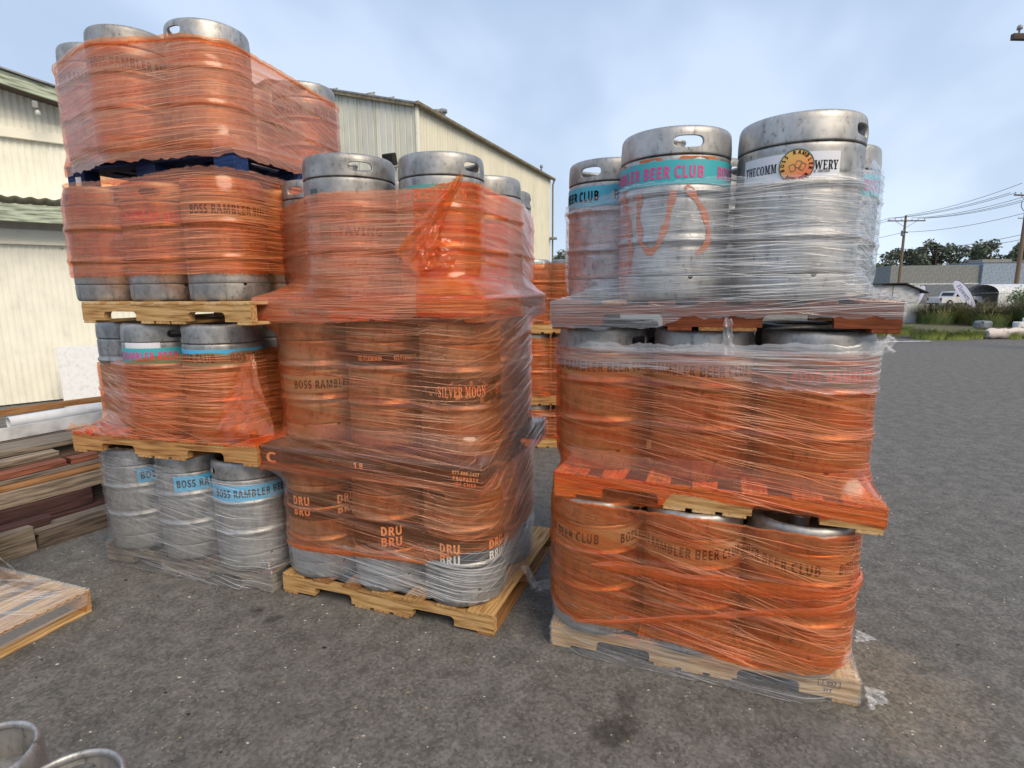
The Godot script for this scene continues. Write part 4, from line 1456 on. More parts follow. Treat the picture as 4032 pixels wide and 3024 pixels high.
func stack_left() -> void:
	var y3 := 3 * LV
	var bh := 0.141
	pallet("weathered brown pallet under clear film at the foot of the left hand stack", -1.867, 0, -2.992, -0.326, ["brown", "old1", "brown", "old2"])
	pallet("yellow pine pallet between the bottom and second layers of the left hand stack", -1.873, LV, -2.904, -0.269, ["pine1", "pine"])
	pallet("pale raw pine pallet at eye level in the left hand stack", -1.76, 2 * LV, -2.86, -0.33, ["pine2", "pine", "pine2"], {"w": 1.13})
	var bp := pallet("bright blue pallet near the top of the left hand stack with torn film", -1.934, y3, -3.137, -0.346, ["blue", "blue", "blue"], {"block": true, "h": bh})
	part("white_sticker", box_mesh(Vector3(0.045, 0.05, 0.002), 0.0004), M.white_label, bp, Transform3D(Basis(), Vector3(-0.515, 0.055, -0.0005)))
	var l0 := [[-2.23, -3.286], [-1.843, -3.153], [-1.455, -3.02]]
	var l1 := [[-2.24, -3.38], [-1.92, -3.12], [-1.53, -3.0]]
	var l2 := [[-2.27, -3.31], [-1.88, -3.18], [-1.49, -3.05]]
	var l3 := [[-2.29, -3.42], [-1.99, -3.22], [-1.55, -3.16], [-1.36, -4.0]]
	keg("keg with blue label under clear film, left end of left stack's bottom layer", l0[0][0], PH, l0[0][1], 1.6, {"steel": 1, "bands": [boss(M.sky_blue, M.black_ink, [-0.1], 0.447, -0.18, 2.7)]})
	keg("keg with blue label under clear film, middle of left stack's bottom layer", l0[1][0], PH, l0[1][1], 1.6, {"steel": 1, "bands": [boss(M.sky_blue, M.black_ink, [-0.5], 0.447, -0.58, 2.3)]})
	keg("keg with blue strip right across it, right end of left stack's bottom layer", l0[2][0], PH, l0[2][1], 1.8, {"steel": 1, "bands": [boss(M.sky_blue, M.black_ink, [-1.05], 0.437, -1.3, 1.9)]})
	keg("plain keg without a strip at the left end of the left stack's second layer", l1[0][0], LV + PH, l1[0][1], 1.0, {"steel": 1})
	keg("keg with pink letters on teal and small white label, left stack's second layer", l1[1][0], LV + PH, l1[1][1], 0.35, {"steel": 1, "bands": [boss(M.teal, M.pink_ink, [-1.75], 0.437), {"m": M.white_label, "y": 0.492, "h": 0.03, "from": -1.1, "to": -0.1}]})
	keg("keg with black letters on bright blue strip, right end of left stack's second layer", l1[2][0], LV + PH, l1[2][1], 1.6, {"steel": 1, "bands": [boss(M.sky_blue, M.black_ink, [-2.85, 0.12], 0.437)]})
	keg("keg with a faint scrawl on its collar, left end of left stack's third layer", l2[0][0], 2 * LV + PH, l2[0][1], -1.3, {"steel": 2, "bands": [{"m": null, "ink": M.faded_ink, "y": 0.55, "size": 0.05, "text": "PS", "arc": 0.42, "at": [0.15]}]})
	keg("keg with hand hole facing the yard, middle of left stack's third layer", l2[1][0], 2 * LV + PH, l2[1][1], -0.3, {"steel": 2, "bands": [boss(null, M.red_ink, [-1.6], 0.43)]})
	keg("keg with pale lettered strip, right end of left stack's third layer", l2[2][0], 2 * LV + PH, l2[2][1], -1.15, {"steel": 2, "bands": [boss(M.pale_blue, M.black_ink, [-0.85, 2.2], 0.447)]})
	keg("leftmost keg on the very top of the left hand stack, lettered strip", l3[0][0], y3 + bh, l3[0][1], 1.0, {"bands": [boss(M.grey_blue, M.black_ink, [-1.4], 0.43)]})
	keg("keg with grey blue lettered strip, second from left on top of left stack", l3[1][0], y3 + bh, l3[1][1], 1.2, {"bands": [boss(M.grey_blue, M.black_ink, [-1.05], 0.43)]})
	keg("highest keg of all with a hand hole at its left, on left stack", l3[2][0], y3 + bh, l3[2][1], -0.9)
	keg("keg at the far right end of the left stack's top layer", l3[3][0], y3 + bh, l3[3][1], -0.2, {"bands": [boss(M.grey_blue, M.black_ink, [-2.7, 0.3], 0.43)]})
	var cs := [vecs(l0), vecs(l1), vecs(l2), vecs(l3)]
	for l in 3:
		for p in [l0, l1, l2][l]:
			var q := Vector2(p[0], p[1]) + Vector2(0.135, -0.392)
			keg("steel keg in the back row of the left stack's %s layer" % ["bottom", "second", "third"][l], q.x, l * LV + PH, q.y, 0.5 + p[0], {"group": "kegs at the back of the left stack, layer %d" % (l + 1)})
			cs[l].append(q)
	for p in [[-1.95, -3.65], [-1.80, -4.05]]:
		keg("steel keg hidden at the back of the left stack's top layer", p[0], y3 + bh, p[1], 0.4, {"group": "kegs at the back of the left stack's top"})
		cs[3].append(Vector2(p[0], p[1]))
	var r0 := pallet_rect(-1.867, -2.992, -0.326)
	var r1 := pallet_rect(-1.873, -2.904, -0.269)
	var r3 := pallet_rect(-1.934, -3.137, -0.346)
	var w := wrap_shape(cs[0], KR + 0.004, PH, [r0], [], edge([[-2.4, 0.01], [0.0, 0.006], [2.0, 0.01]], 0.005, 41), edge([[-2.4, PH + 0.58], [-1.2, PH + 0.575], [-0.3, PH + 0.55], [0.6, PH + 0.51], [2.0, PH + 0.5]], 0.006, 42), 101)
	var f := wrapped("loose clear film round the bottom layer and pallet of the left hand stack", w, "clear", [[150, -1.7, 1.2, -0.34, 0.04, 0.005]], 111, 0.2)
	flap(f, M.clear_crumple, [Vector3(-2.36, PH + 0.60, -3.2), Vector3(-2.1, PH + 0.60, -3.08), Vector3(-2.1, PH + 0.54, -3.06), Vector3(-2.38, PH + 0.54, -3.17)], 0.02, 43, "scrunched_end", 30, 12)
	w = wrap_shape(cs[1], KR + 0.005, LV + PH, [r1], [], edge([[-2.4, LV + PH - 0.004], [0.0, LV + PH - 0.006], [2.0, LV + PH - 0.004]], 0.002, 44), edge([[-2.4, LV + PH + 0.36], [-1.3, LV + PH + 0.36], [-0.5, LV + PH + 0.41], [0.3, LV + PH + 0.46], [1.0, LV + PH + 0.47], [2.0, LV + PH + 0.42]], 0.006, 45), 102)
	f = wrapped("orange film round the lower part of the left stack's second layer with a torn flap", w, "orange", [[460, -1.7, 1.2, -0.16, 0.12, 0.0045], [120, -1.7, -0.6, -0.4, -0.1, 0.005]], 112, 0.05)
	flap(f, M.orange_crumple, [Vector3(-1.30, 1.29, -2.775), Vector3(-1.26, 1.29, -2.755), Vector3(-1.15, 0.90, -2.66), Vector3(-1.50, 0.915, -2.76)], 0.022, 46)
	flap(f, M.orange_crumple, [Vector3(-2.50, LV + PH + 0.03, -3.12), Vector3(-2.30, LV + PH + 0.03, -3.06), Vector3(-2.25, LV + PH + 0.008, -2.99), Vector3(-2.47, LV + PH + 0.008, -3.04)], 0.015, 47, "torn_edge", 24, 10)
	w = wrap_shape(cs[2], KR + 0.005, 2 * LV + PH, [], [r3, y3 - 0.004], edge([[-2.4, 2 * LV + PH + 0.13], [0.0, 2 * LV + PH + 0.135], [2.0, 2 * LV + PH + 0.14]], 0.003, 48), edge([[-2.4, y3 + 0.02], [-0.4, y3 + 0.012], [0.6, y3 + 0.04], [2.0, y3 + 0.03]], 0.006, 49), 103)
	f = wrapped("orange film round the third layer of the left hand stack below the blue pallet", w, "orange", [[480, -1.7, 0.6, -0.06, 0.08, 0.0045], [220, 0.6, 1.9, -0.12, 0.05, 0.006]], 113, 0.03)
	w = wrap_shape(cs[3], KR + 0.005, y3 + bh, [r3], [], edge([[-2.4, y3 + 0.10], [-1.3, y3 + 0.085], [0.0, y3 + 0.10], [0.5, y3 + 0.11], [0.9, y3 + 0.10], [2.0, y3 + 0.09]], 0.008, 50), edge([[-2.4, y3 + bh + 0.47], [-1.2, y3 + bh + 0.485], [-0.5, y3 + bh + 0.515], [0.2, y3 + bh + 0.505], [1.0, y3 + bh + 0.50], [2.2, y3 + bh + 0.50]], 0.003, 51), 104)
	f = wrapped("orange film with a rope edge round the highest layer of the left hand stack", w, "thin_orange", [[420, -1.7, 0.6, 0.0, 0.16, 0.0045], [420, 0.6, 2.2, -0.42, -0.16, 0.006]], 114, -0.06)
	rope(w, M.orange_rope, f, -2.6, 2.8, 0, 0, 0.026, 52, true)


# ------------------------------------------------------------------ other kegs and pallets in the yard
func far_stack() -> void:
	var z := -5.55
	var hs := [0.33, KH, KH]
	var y := 0.0
	var rects := []
	for l in 3:
		pallet("%s pallet of the orange wrapped far stack, between the two nearer stacks" % ["lowest", "middle", "topmost"][l], 0.30 + 0.03 * l, y, z, 0.03, ["pine", "pine1"])
		rects.append(pallet_rect(0.30 + 0.03 * l, z, 0.03))
		y += PH
		var cs := []
		for i in 3:
			for j in 2:
				var p := Vector2(-0.215 + 0.41 * i, z - 0.22 - 0.41 * j)
				cs.append(p)
				if j == 0 or l == 2:
					var o := {"h": hs[l], "group": "kegs of the far stack, row %d layer %d" % [j, l]}
					if l == 2 and j == 0 and i == 1:
						o.bands = [{"m": M.white_label, "y": 0.555, "h": 0.055, "from": -1.2, "to": 0.75}, {"m": M.teal, "y": 0.566, "h": 0.026, "from": -1.15, "to": -0.62}, {"m": M.teal, "y": 0.566, "h": 0.026, "from": -0.56, "to": 0.02}, {"m": M.teal, "y": 0.566, "h": 0.026, "from": 0.08, "to": 0.66}]
						keg("keg with a teal and white collar label on top of the far stack", p.x, y, p.y, 1.4, o)
					else:
						keg("keg in the %s row of far orange stack's %s layer" % [["front", "back"][j], ["lowest", "middle", "top"][l]], p.x, y, p.y, 1.4, o)
		var base := y
		var top: float = y + hs[l]
		var w := wrap_shape(cs, KR + 0.005, base, [rects[l]], [], edge([[-2.0, base - 0.012], [2.0, base - 0.01]], 0.004, 61 + l), edge([[-2.0, top - 0.05], [2.0, top - 0.04]], 0.004, 64 + l), 120 + l)
		w.kh = hs[l]
		wrapped("orange film round the %s layer of the far stack between nearer stacks" % ["lowest", "middle", "top"][l], w, "orange", [[160, -1.2, 1.2, -0.2, 0.1, 0.006]], 130 + l)
		y = top


func loose_kegs() -> void:
	keg("slim keg standing at the very corner of the picture, cut off by its left edge", -1.18, 0, -1.085, 0.5, {"h": 0.60, "r": 0.118, "steel": 0})
	keg("slim keg standing in front at the bottom left, only its rim in view", -0.925, 0, -1.0, -0.35, {"h": 0.60, "r": 0.118, "steel": 0})


func wrapped_pallet() -> void:
	# its far right corner stands at (-2.14, -2.64)
	var yaw := -0.34
	var ex := Vector2(cos(yaw), -sin(yaw))
	var ez := Vector2(sin(yaw), cos(yaw))
	var c := Vector2(-2.14, -2.64) - ex * 0.61 + ez * 1.016
	var p := pallet("pine pallet under a sheet of clear film at the left edge, mostly empty", c.x, 0, c.y, yaw, ["pine2", "pine1", "pine"], {"h": 0.12})
	if p == null:
		return
	var cs := [Vector2(-2.84, -2.55), Vector2(-2.98, -2.14), Vector2(-3.2, -2.7)]
	for q in cs:
		keg("steel keg on the film covered pallet, just outside the left edge", q.x, 0.12, q.y, 0.7, {"group": "kegs on the pallet at the left edge"})
	# film drawn from the kegs down to the pallet's edge
	var f := thing("stretch_film", "clear film drawn down over the half empty pallet at the left edge", "plastic film", Vector3.ZERO, 0.0, "stretch film on the pallet stacks")
	var b := MB.new()
	var n := FastNoiseLite.new()
	n.seed = 8
	n.frequency = 1.0
	var cr := [Vector2(-2.14, -2.64) - ex * 0.75, Vector2(-2.14, -2.64), Vector2(-2.14, -2.64) + ez * 1.016, Vector2(-2.14, -2.64) + ez * 1.016 - ex * 0.75]
	var nu := 70
	var nv := 34
	for i in nu + 1:
		var t := 3.0 * i / nu
		var k := mini(int(t), 2)
		var foot: Vector2 = cr[k].lerp(cr[k + 1], t - k)
		var head: Vector2 = Vector2(-2.66, -2.62).lerp(Vector2(-2.72, -2.02), clampf(i / float(nu) * 1.3 - 0.15, 0, 1))
		for j in nv + 1:
			var v := float(j) / nv
			var q := foot.lerp(head, clampf((v - 0.12) / 0.88, 0, 1)) + (foot - head).normalized() * 0.006
			var y := 0.05 + 0.079 * minf(v / 0.12, 1.0) if v < 0.12 else 0.129 + 0.44 * pow((v - 0.12) / 0.88, 3.2)
			y += 0.006 * n.get_noise_2d(i * 0.55, v * 3.0) * (1.0 if v > 0.14 else 0.2)
			y = maxf(y, 0.1275) if v >= 0.12 else y
			b.vert(Vector3(q.x, y, q.y), Vector3.UP, Vector2(i * 0.03, v))
	for i in nu + 1:
		for j in nv + 1:
			var w := nv + 1
			var du := b.v[mini(i + 1, nu) * w + j] - b.v[maxi(i - 1, 0) * w + j]
			var dv := b.v[i * w + mini(j + 1, nv)] - b.v[i * w + maxi(j - 1, 0)]
			var nn := du.cross(dv).normalized()
			b.n[i * w + j] = nn if nn.y > -0.2 else -nn
	for i in nu:
		for j in nv:
			var a := i * (nv + 1) + j
			b.quad(a, a + nv + 1, a + nv + 2, a + 1)
	part("film_sheet", b.mesh(), M.clear_crumple, f)
	for e in [[Vector3(-2.58, 0.13, -2.77), Vector3(-2.66, 0.40, -2.64)], [Vector3(-2.46, 0.135, -2.73), Vector3(-2.63, 0.30, -2.45)]]:
		flap(f, M.clear_crumple, [e[0], e[0] + Vector3(0.03, 0, 0.02), e[1] + Vector3(0.03, 0, 0.02), e[1]], 0.012, 77, "gathered_fold", 6, 26)
	for q in 26:
		var s := rng.randf()
		var foot: Vector2 = cr[1].lerp(cr[2], s * 0.8) if q % 2 else cr[0].lerp(cr[1], 0.3 + 0.7 * s)
		var d := (Vector2(-2.68, -2.35) - foot)
		var a0 := foot + d * rng.randf_range(0.0, 0.2)
		var a1 := foot + d * rng.randf_range(0.35, 0.6)
		b = MB.new()
		b.tube([Vector3(a0.x, 0.131, a0.y), Vector3((a0.x + a1.x) / 2, 0.137, (a0.y + a1.y) / 2), Vector3(a1.x, 0.15, a1.y)], [0.0008, 0.0014, 0.0008], 5)
		part("film_fold", b.mesh(), M.clear_pleat, f)


# ------------------------------------------------------------------ lumber by the left building
func lumber() -> void:
	var o := Vector3(-3.0, 0, -3.33)
	var d := Vector3(0.50, 0, -0.866)
	var side := Vector3(-0.866, 0, -0.50)
	var yaw := atan2(-d.z, d.x)
	# label, name, wood, from, to, offset of the near face, foot height, height, depth, turn
	var rows := [
		["weathered beam lying on the asphalt at the front of the lumber pile", "timber_beam", "old2", 0.02, 1.9, 0.0, 0.0, 0.10, 0.14, 0.0],
		["stubby timber end beside the film covered pallet, front of the lumber pile", "timber_beam", "old1", -0.55, 0.0, -0.02, 0.0, 0.16, 0.12, 0.02],
		["grey beam behind the front beam on the asphalt in the lumber pile", "timber_beam", "old", -0.7, 1.7, 0.16, 0.0, 0.10, 0.13, 0.0],
		["grey plank lying on the front beam of the lumber pile", "plank", "old", -0.3, 0.62, 0.03, 0.10, 0.022, 0.10, 0.03],
		["dark red plank lying low in the lumber pile", "plank", "maroon", -0.3, 1.2, 0.17, 0.10, 0.03, 0.12, 0.0],
		["fresh pine offcut low in the lumber pile beside the left stack", "plank", "pine", 0.75, 1.15, 0.06, 0.10, 0.03, 0.10, 0.0],
		["thick dark red beam with peeling paint in the lumber pile", "timber_beam", "maroon", -1.3, 0.42, 0.20, 0.131, 0.115, 0.14, 0.0],
		["short dark red block under the peeling beam in the lumber pile", "timber_block", "maroon", -0.15, 0.12, 0.06, 0.123, 0.05, 0.10, 0.0],
		["beam on edge deep in the lumber pile behind the peeling red beam", "timber_beam", "old2", -1.3, 2.0, 0.36, 0.0, 0.245, 0.14, 0.0],
		["broad knotty grey plank on edge across the lumber pile", "plank", "old3", -1.3, 0.62, 0.215, 0.247, 0.105, 0.045, 0.0],
		["grey plank behind the knotty plank, reaching further right in the lumber pile", "plank", "old1", 0.3, 1.7, 0.265, 0.247, 0.10, 0.045, 0.0],
		["yellowish board lying flat on the knotty plank in the lumber pile", "plank", "pine3", -0.1, 1.5, 0.24, 0.354, 0.022, 0.16, 0.0],
		["weathered flat board on top of the knotty plank in the lumber pile", "plank", "old", -1.4, 1.3, 0.31, 0.377, 0.028, 0.19, 0.0],
		["red painted block lying on the weathered boards of the lumber pile", "timber_block", "red_paint", -0.05, 0.36, 0.335, 0.406, 0.042, 0.09, 0.06],
		["second, smaller red painted block next to the left stack on the lumber pile", "timber_block", "red_paint", 0.38, 0.55, 0.335, 0.406, 0.042, 0.09, 0.02],
		["red brown board under the upper planks of the lumber pile", "plank", "brown", -1.4, 1.6, 0.46, 0.40, 0.05, 0.14, 0.0],
		["light grey plank with a cut end in the upper lumber pile", "plank", "old3", -1.5, 0.36, 0.47, 0.452, 0.045, 0.18, 0.0],
		["dark board under the widest plank of the lumber pile", "plank", "old2", -1.5, 1.5, 0.62, 0.42, 0.078, 0.20, 0.0],
		["widest brown grey plank near the top of the lumber pile", "plank", "old1", -1.6, 1.4, 0.56, 0.50, 0.04, 0.30, -0.03],
		["back row of stacked old beams carrying the lumber pile's top", "timber_beam", "old2", -1.6, 2.0, 0.88, 0.0, 0.54, 0.16, 0.0],
	]
	for r in rows:
		var l: float = r[4] - r[3]
		var mid: Vector3 = o + d * (r[3] + r[4]) / 2 + side * (r[5] + r[8] / 2.0) + Vector3(0, r[6] + r[7] / 2, 0)
		var t := thing(r[1], r[0], "lumber", mid, yaw + r[9], "old lumber piled by the left building")
		part("board", rough_board(Vector3(l, r[7], r[8]), hash(r[0]) % 1000), M[r[2]], t)
	# white sheet metal channel and pipe on top
	var t := thing("metal_gutter", "long white metal gutter lying on top of the lumber pile", "gutter", o + side * 0.97 + Vector3(0, 0.545, 0) + d * 0.2, yaw)
	var b := MB.new()
	b.box(Vector3(0, 0.045, 0.07), Vector3(3.6, 0.09, 0.003), 0.001)
	b.box(Vector3(0, 0.0025, 0.0), Vector3(3.6, 0.003, 0.14), 0.001)
	b.box(Vector3(0, 0.0885, 0.0585), Vector3(3.6, 0.003, 0.02), 0.001)
	part("channel", b.mesh(), M.white_metal, t)
	t = thing("metal_pipe", "round white pipe with a dark open end lying behind the gutter", "pipe", o + side * 1.06 + Vector3(0, 0.64, 0) + d * 0.30, yaw)
	b = MB.new()
	var prof := [Vector2(0.042, 0.0), Vector2(0.046, 0.0), Vector2(0.046, 2.2), Vector2(0.042, 2.2), Vector2(0.042, 0.0)]
	b.lathe(prof, 28)
	part("pipe_wall", b.mesh(), M.white_metal, t, Transform3D(Basis(Vector3.BACK, -PI / 2), Vector3.ZERO))
	t = thing("bent_board", "thin orange brown board bowed upwards behind the gutter", "board", o + side * 1.25 + Vector3(0, 0, 0) + d * 0.5, yaw)
	b = MB.new()
	var ps := []
	for i in 25:
		var x := -1.6 + 3.2 * i / 24.0
		ps.append(Vector3(x, 0.60 + 0.09 * (1.0 - pow(x / 1.6, 2.0)), 0))
	for i in 24:
		var q: Vector3 = (ps[i] + ps[i + 1]) / 2
		b.box(q, Vector3(0.136, 0.05, 0.02), 0.002, Basis(Vector3.BACK, atan2(ps[i + 1].y - ps[i].y, ps[i + 1].x - ps[i].x)))
	part("board", b.mesh(), M.pine3, t)
	t = thing("white_board", "white flecked board leaning against the cream building behind the lumber", "board", Vector3(-6.12, 0.0, -8.0), atan2(0.67, 0.74))
	part("panel", box_mesh(Vector3(1.25, 0.86, 0.03), 0.004), M.white_board, t, Transform3D(Basis(Vector3.RIGHT, -0.22), Vector3(0.35, 0.425, 0.0)))


# a sawn timber with slightly uneven faces and chipped ends; its length runs along x
func rough_board(s: Vector3, seed_: int) -> ArrayMesh:
	var rs := RandomNumberGenerator.new()
	rs.seed = seed_
	var b := MB.new()
	var n := maxi(2, int(s.x / 0.12))
	var rings := []
	for i in n + 1:
		var x := -s.x / 2 + s.x * i / n
		var k := Vector2(rs.randf_range(-1, 1), rs.randf_range(-1, 1)) * 0.0015
		var hy := s.y / 2
		var hz := s.z / 2
		var c := 0.004
		var ring := []
		for q in [[-hy, -hz + c], [-hy, hz - c], [-hy + c, hz], [hy - c, hz], [hy, hz - c], [hy, -hz + c], [hy - c, -hz], [-hy + c, -hz]]:
			ring.append(Vector3(x + (rs.randf_range(-0.008, 0.008) if i in [0, n] else 0.0), clampf(q[0] + k.x, -hy, hy), clampf(q[1] + k.y, -hz, hz)))
		rings.append(ring)
	for i in n:
		for j in 8:
			var m := (j + 1) % 8
			b.face([rings[i][j], rings[i][m], rings[i + 1][m], rings[i + 1][j]], Vector3((rings[i][j].x + rings[i + 1][j].x) / 2, 0, 0))
	b.face(rings[0], Vector3.ZERO)
	b.face(rings[n], Vector3.ZERO)
	return b.mesh()


# ------------------------------------------------------------------ left building
func corrugated(w: float, h: float, pitch: float, depth: float, ends := 0.0) -> ArrayMesh:
	var b := MB.new()
	var n := int(w / pitch) * 8
	var prev := []
	for i in n + 1:
		var x := w * i / n
		var p := TAU * x / pitch
		var z := depth * sin(p)
		var dz := depth * TAU / pitch * cos(p)
		var nn := Vector3(-dz, 0, 1).normalized()
		var lo := 0.0
		var hi := h - ends * x
		var row := [b.vert(Vector3(x, lo, z), nn), b.vert(Vector3(x, hi, z), nn), b.vert(Vector3(x, lo, z - 0.004), -nn), b.vert(Vector3(x, hi, z - 0.004), -nn)]
		if prev:
			b.quad(prev[0], prev[1], row[1], row[0])
			b.quad(prev[2], prev[3], row[3], row[2])
		prev = row
	return b.mesh()


func left_building() -> void:
	# the gable wall runs through (-6.6, -8.5) along (0.74, -0.67)
	var t := thing("metal_building", "cream corrugated metal building with pale green fascia boards at the left", "building", Vector3(-8.45, 0, -6.82), atan2(0.67, 0.74))
	var sw := 0.84
	for i in 6:
		part("lower_wall_sheet", corrugated(sw + 0.03, 2.30, 0.0762, 0.006), M["cream%d" % (i % 2)], t, Transform3D(Basis(), Vector3(i * sw, 0.02, 0.004 * (i % 2))))
		part("upper_wall_sheet", corrugated(sw + 0.03, 1.15, 0.0762, 0.006), M["cream%d" % ((i + 1) % 2)], t, Transform3D(Basis(), Vector3(i * sw, 2.78, 0.10 + 0.004 * (i % 2))))
		part("gable_sheet", corrugated(sw + 0.03, 0.95 - 0.2 * i * sw * 0.9, 0.0762, 0.006, 0.2), M["cream%d" % (i % 2)], t, Transform3D(Basis(), Vector3(i * sw, 3.80, 0.07 + 0.004 * (i % 2))))
	part("wall_core", box_mesh(Vector3(5.0, 3.86, 0.10), 0.002), M.cream0, t, Transform3D(Basis(), Vector3(2.52, 1.95, -0.075)))
	part("trim_board", box_mesh(Vector3(5.05, 0.125, 0.06), 0.004), M.cream_trim, t, Transform3D(Basis(), Vector3(2.52, 3.74, 0.15)))
	part("header_board", box_mesh(Vector3(5.0, 0.16, 0.05), 0.004), M.cream0, t, Transform3D(Basis(), Vector3(2.52, 2.40, 0.03)))
	part("header_strip", box_mesh(Vector3(5.0, 0.05, 0.08), 0.004), M.cream_trim, t, Transform3D(Basis(), Vector3(2.52, 2.295, 0.045)))
	part("canopy_soffit", box_mesh(Vector3(5.05, 0.03, 0.42), 0.004), M.old2, t, Transform3D(Basis(), Vector3(2.52, 2.60, 0.20)))
	part("canopy_fascia", rough_board(Vector3(5.1, 0.23, 0.03), 5), M.green_board, t, Transform3D(Basis(), Vector3(2.52, 2.66, 0.43)))
	var lip := corrugated(5.0, 0.30, 0.16, 0.012)
	part("canopy_sheet", lip, M.cream1, t, Transform3D(Basis(Vector3.RIGHT, 1.35), Vector3(0.02, 2.80, 0.17)))
	# sloping roof edge
	var sl := Basis(Vector3.BACK, -0.197)
	part("gable_fascia", rough_board(Vector3(5.6, 0.17, 0.035), 6), M.green_board, t, Transform3D(sl, Vector3(2.4, 4.30, 0.46)))
	part("gable_soffit", box_mesh(Vector3(5.6, 0.03, 0.42), 0.004), M.old2, t, Transform3D(sl, Vector3(2.4, 4.26, 0.24)))
	part("roof_sheet", box_mesh(Vector3(5.7, 0.025, 3.0), 0.004), M.grey_metal, t, Transform3D(sl, Vector3(2.42, 4.40, -0.98)))
	# a row of bolts and a hanging lamp
	for i in 9:
		part("bolt", box_mesh(Vector3(0.018, 0.018, 0.008), 0.002), M.grey_metal, t, Transform3D(Basis(), Vector3(2.52 + i * 0.17, 2.23 - 0.028 * (i % 2), 0.016)))
	var lamp := part("lamp_holder", box_mesh(Vector3(0.07, 0.10, 0.07), 0.01), M.grey_metal, t, Transform3D(Basis(), Vector3(2.40, 4.07, 0.49)))
	var b := MB.new()
	b.lathe([Vector2(0.0, -0.05), Vector2(0.022, -0.045), Vector2(0.034, -0.02), Vector2(0.03, 0.01), Vector2(0.016, 0.035), Vector2(0.0, 0.04)], 16)
	part("lamp_bulb", b.mesh(), M.lamp_glass, lamp, Transform3D(Basis(), Vector3(0.02, -0.09, 0)))


# ------------------------------------------------------------------ far building
func far_building() -> void:
	# near corner (-3.86, -24.46); the side runs to (2.77, -40.63), the gable end to the left
	var yaw := atan2(16.17, 6.63)
	var t := thing("metal_warehouse", "tall metal warehouse with a weathered grey gable and a cream side", "building", Vector3(-3.86, 0, -24.46), yaw)
	# local +x along the long side, local -z... the side faces +z, the gable end stands at x = 0 and runs to -z
	var h := 9.0
	var n := 19
	var pw := 17.5 / n
	for i in n:
		part("side_panel", ribbed(pw - 0.012, h - 2.9, 4), M["cream_far%d" % (i % 3)], t, Transform3D(Basis(), Vector3(i * pw, 2.9, 0)))
		part("side_panel", ribbed(pw - 0.012, 2.88, 2), M.cream_far_pale, t, Transform3D(Basis(), Vector3(i * pw, 0, 0.012)))
		if i in [1, 3, 11, 13]:
			part("light_panel", ribbed(pw * 0.55, 3.4 if i > 5 else 1.1, 2), M.grey_panel, t, Transform3D(Basis(), Vector3(i * pw + 0.2, 3.0 if i > 5 else 5.4, 0.03)))
	var dep := 15.0
	var m := 16
	var gw := dep / m
	for i in m:
		var hh := 1.0 + 0.25 * minf((i + 0.5) * gw, dep - (i + 0.5) * gw)
		part("gable_panel", ribbed(gw - 0.012, 3.2 + hh, 3), M["grey_far%d" % (i % 3)], t, Transform3D(Basis(Vector3.UP, -PI / 2).rotated(Vector3.UP, PI), Vector3(-0.002, 4.8 + 0.06 * (i % 3), -i * gw)).translated_local(Vector3(0, 0, 0.02)))
		part("gable_panel", ribbed(gw - 0.012, 4.85, 3), M["grey_far%d" % ((i + 1) % 3)], t, Transform3D(Basis(Vector3.UP, -PI / 2).rotated(Vector3.UP, PI), Vector3(0.0, 0.0, -i * gw)))
	part("core", box_mesh(Vector3(17.3, 8.8, 14.8), 0.01), M.grey_far0, t, Transform3D(Basis(), Vector3(8.75, 4.4, -7.56)))
	for s in [0, 1]:
		var b := MB.new()
		b.box(Vector3.ZERO, Vector3(17.9, 0.08, 7.9), 0.02)
		part("roof_slope", b.mesh(), M.grey_metal, t, Transform3D(Basis(Vector3.RIGHT, 0.245 if s == 0 else -0.245), Vector3(8.75, h + 0.94, -3.65 if s == 0 else -11.35)))
	part("eave_gutter", box_mesh(Vector3(17.9, 0.16, 0.18), 0.03), M.gutter_tan, t, Transform3D(Basis(), Vector3(8.75, h - 0.02, 0.22)))
	part("corner_trim", box_mesh(Vector3(0.16, h, 0.10), 0.01), M.cream_trim, t, Transform3D(Basis(), Vector3(0.06, h / 2, 0.07)))
	part("gable_trim", box_mesh(Vector3(0.12, 0.20, 7.8), 0.01), M.gutter_tan, t, Transform3D(Basis(Vector3.RIGHT, 0.245), Vector3(-0.12, h + 0.90, -3.70)))
	var b2 := MB.new()
	b2.tube([Vector3(17.55, h - 0.1, 0.25), Vector3(17.55, h - 0.4, 0.14), Vector3(17.55, 0.1, 0.14)], [0.06, 0.06, 0.06], 8)
	part("downspout", b2.mesh(), M.gutter_tan, t)
	for q in [[4.7, -1.6, 0.8, 0.16], [5.3, -1.6, 1.0, 0.13], [17.0, -0.5, 0.45, 0.06]]:
		b2 = MB.new()
		b2.lathe([Vector2(q[3], 0), Vector2(q[3], q[2]), Vector2(q[3] * 1.7, q[2]), Vector2(q[3] * 1.7, q[2] + 0.14), Vector2(0, q[2] + 0.22)], 14)
		part("roof_vent", b2.mesh(), M.grey_metal, t, Transform3D(Basis(), Vector3(q[0], h + 0.25, q[1])))
	var lamp := part("wall_lamp", box_mesh(Vector3(0.30, 0.16, 0.45), 0.02), M.grey_metal, t, Transform3D(Basis(), Vector3(17.3, 5.0, 0.28)))
	part("lamp_arm", box_mesh(Vector3(0.08, 0.08, 0.2), 0.01), M.grey_metal, lamp, Transform3D(Basis(), Vector3(0, 0.06, -0.2)))
	lamp = part("flood_lamp", box_mesh(Vector3(0.34, 0.48, 0.50), 0.03), M.dark_roof, t, Transform3D(Basis(Vector3.BACK, 0.3), Vector3(-0.5, 6.85, -0.95)))
	part("lamp_arm", box_mesh(Vector3(0.5, 0.07, 0.07), 0.01), M.grey_metal, lamp, Transform3D(Basis(), Vector3(0.25, -0.33, 0)))


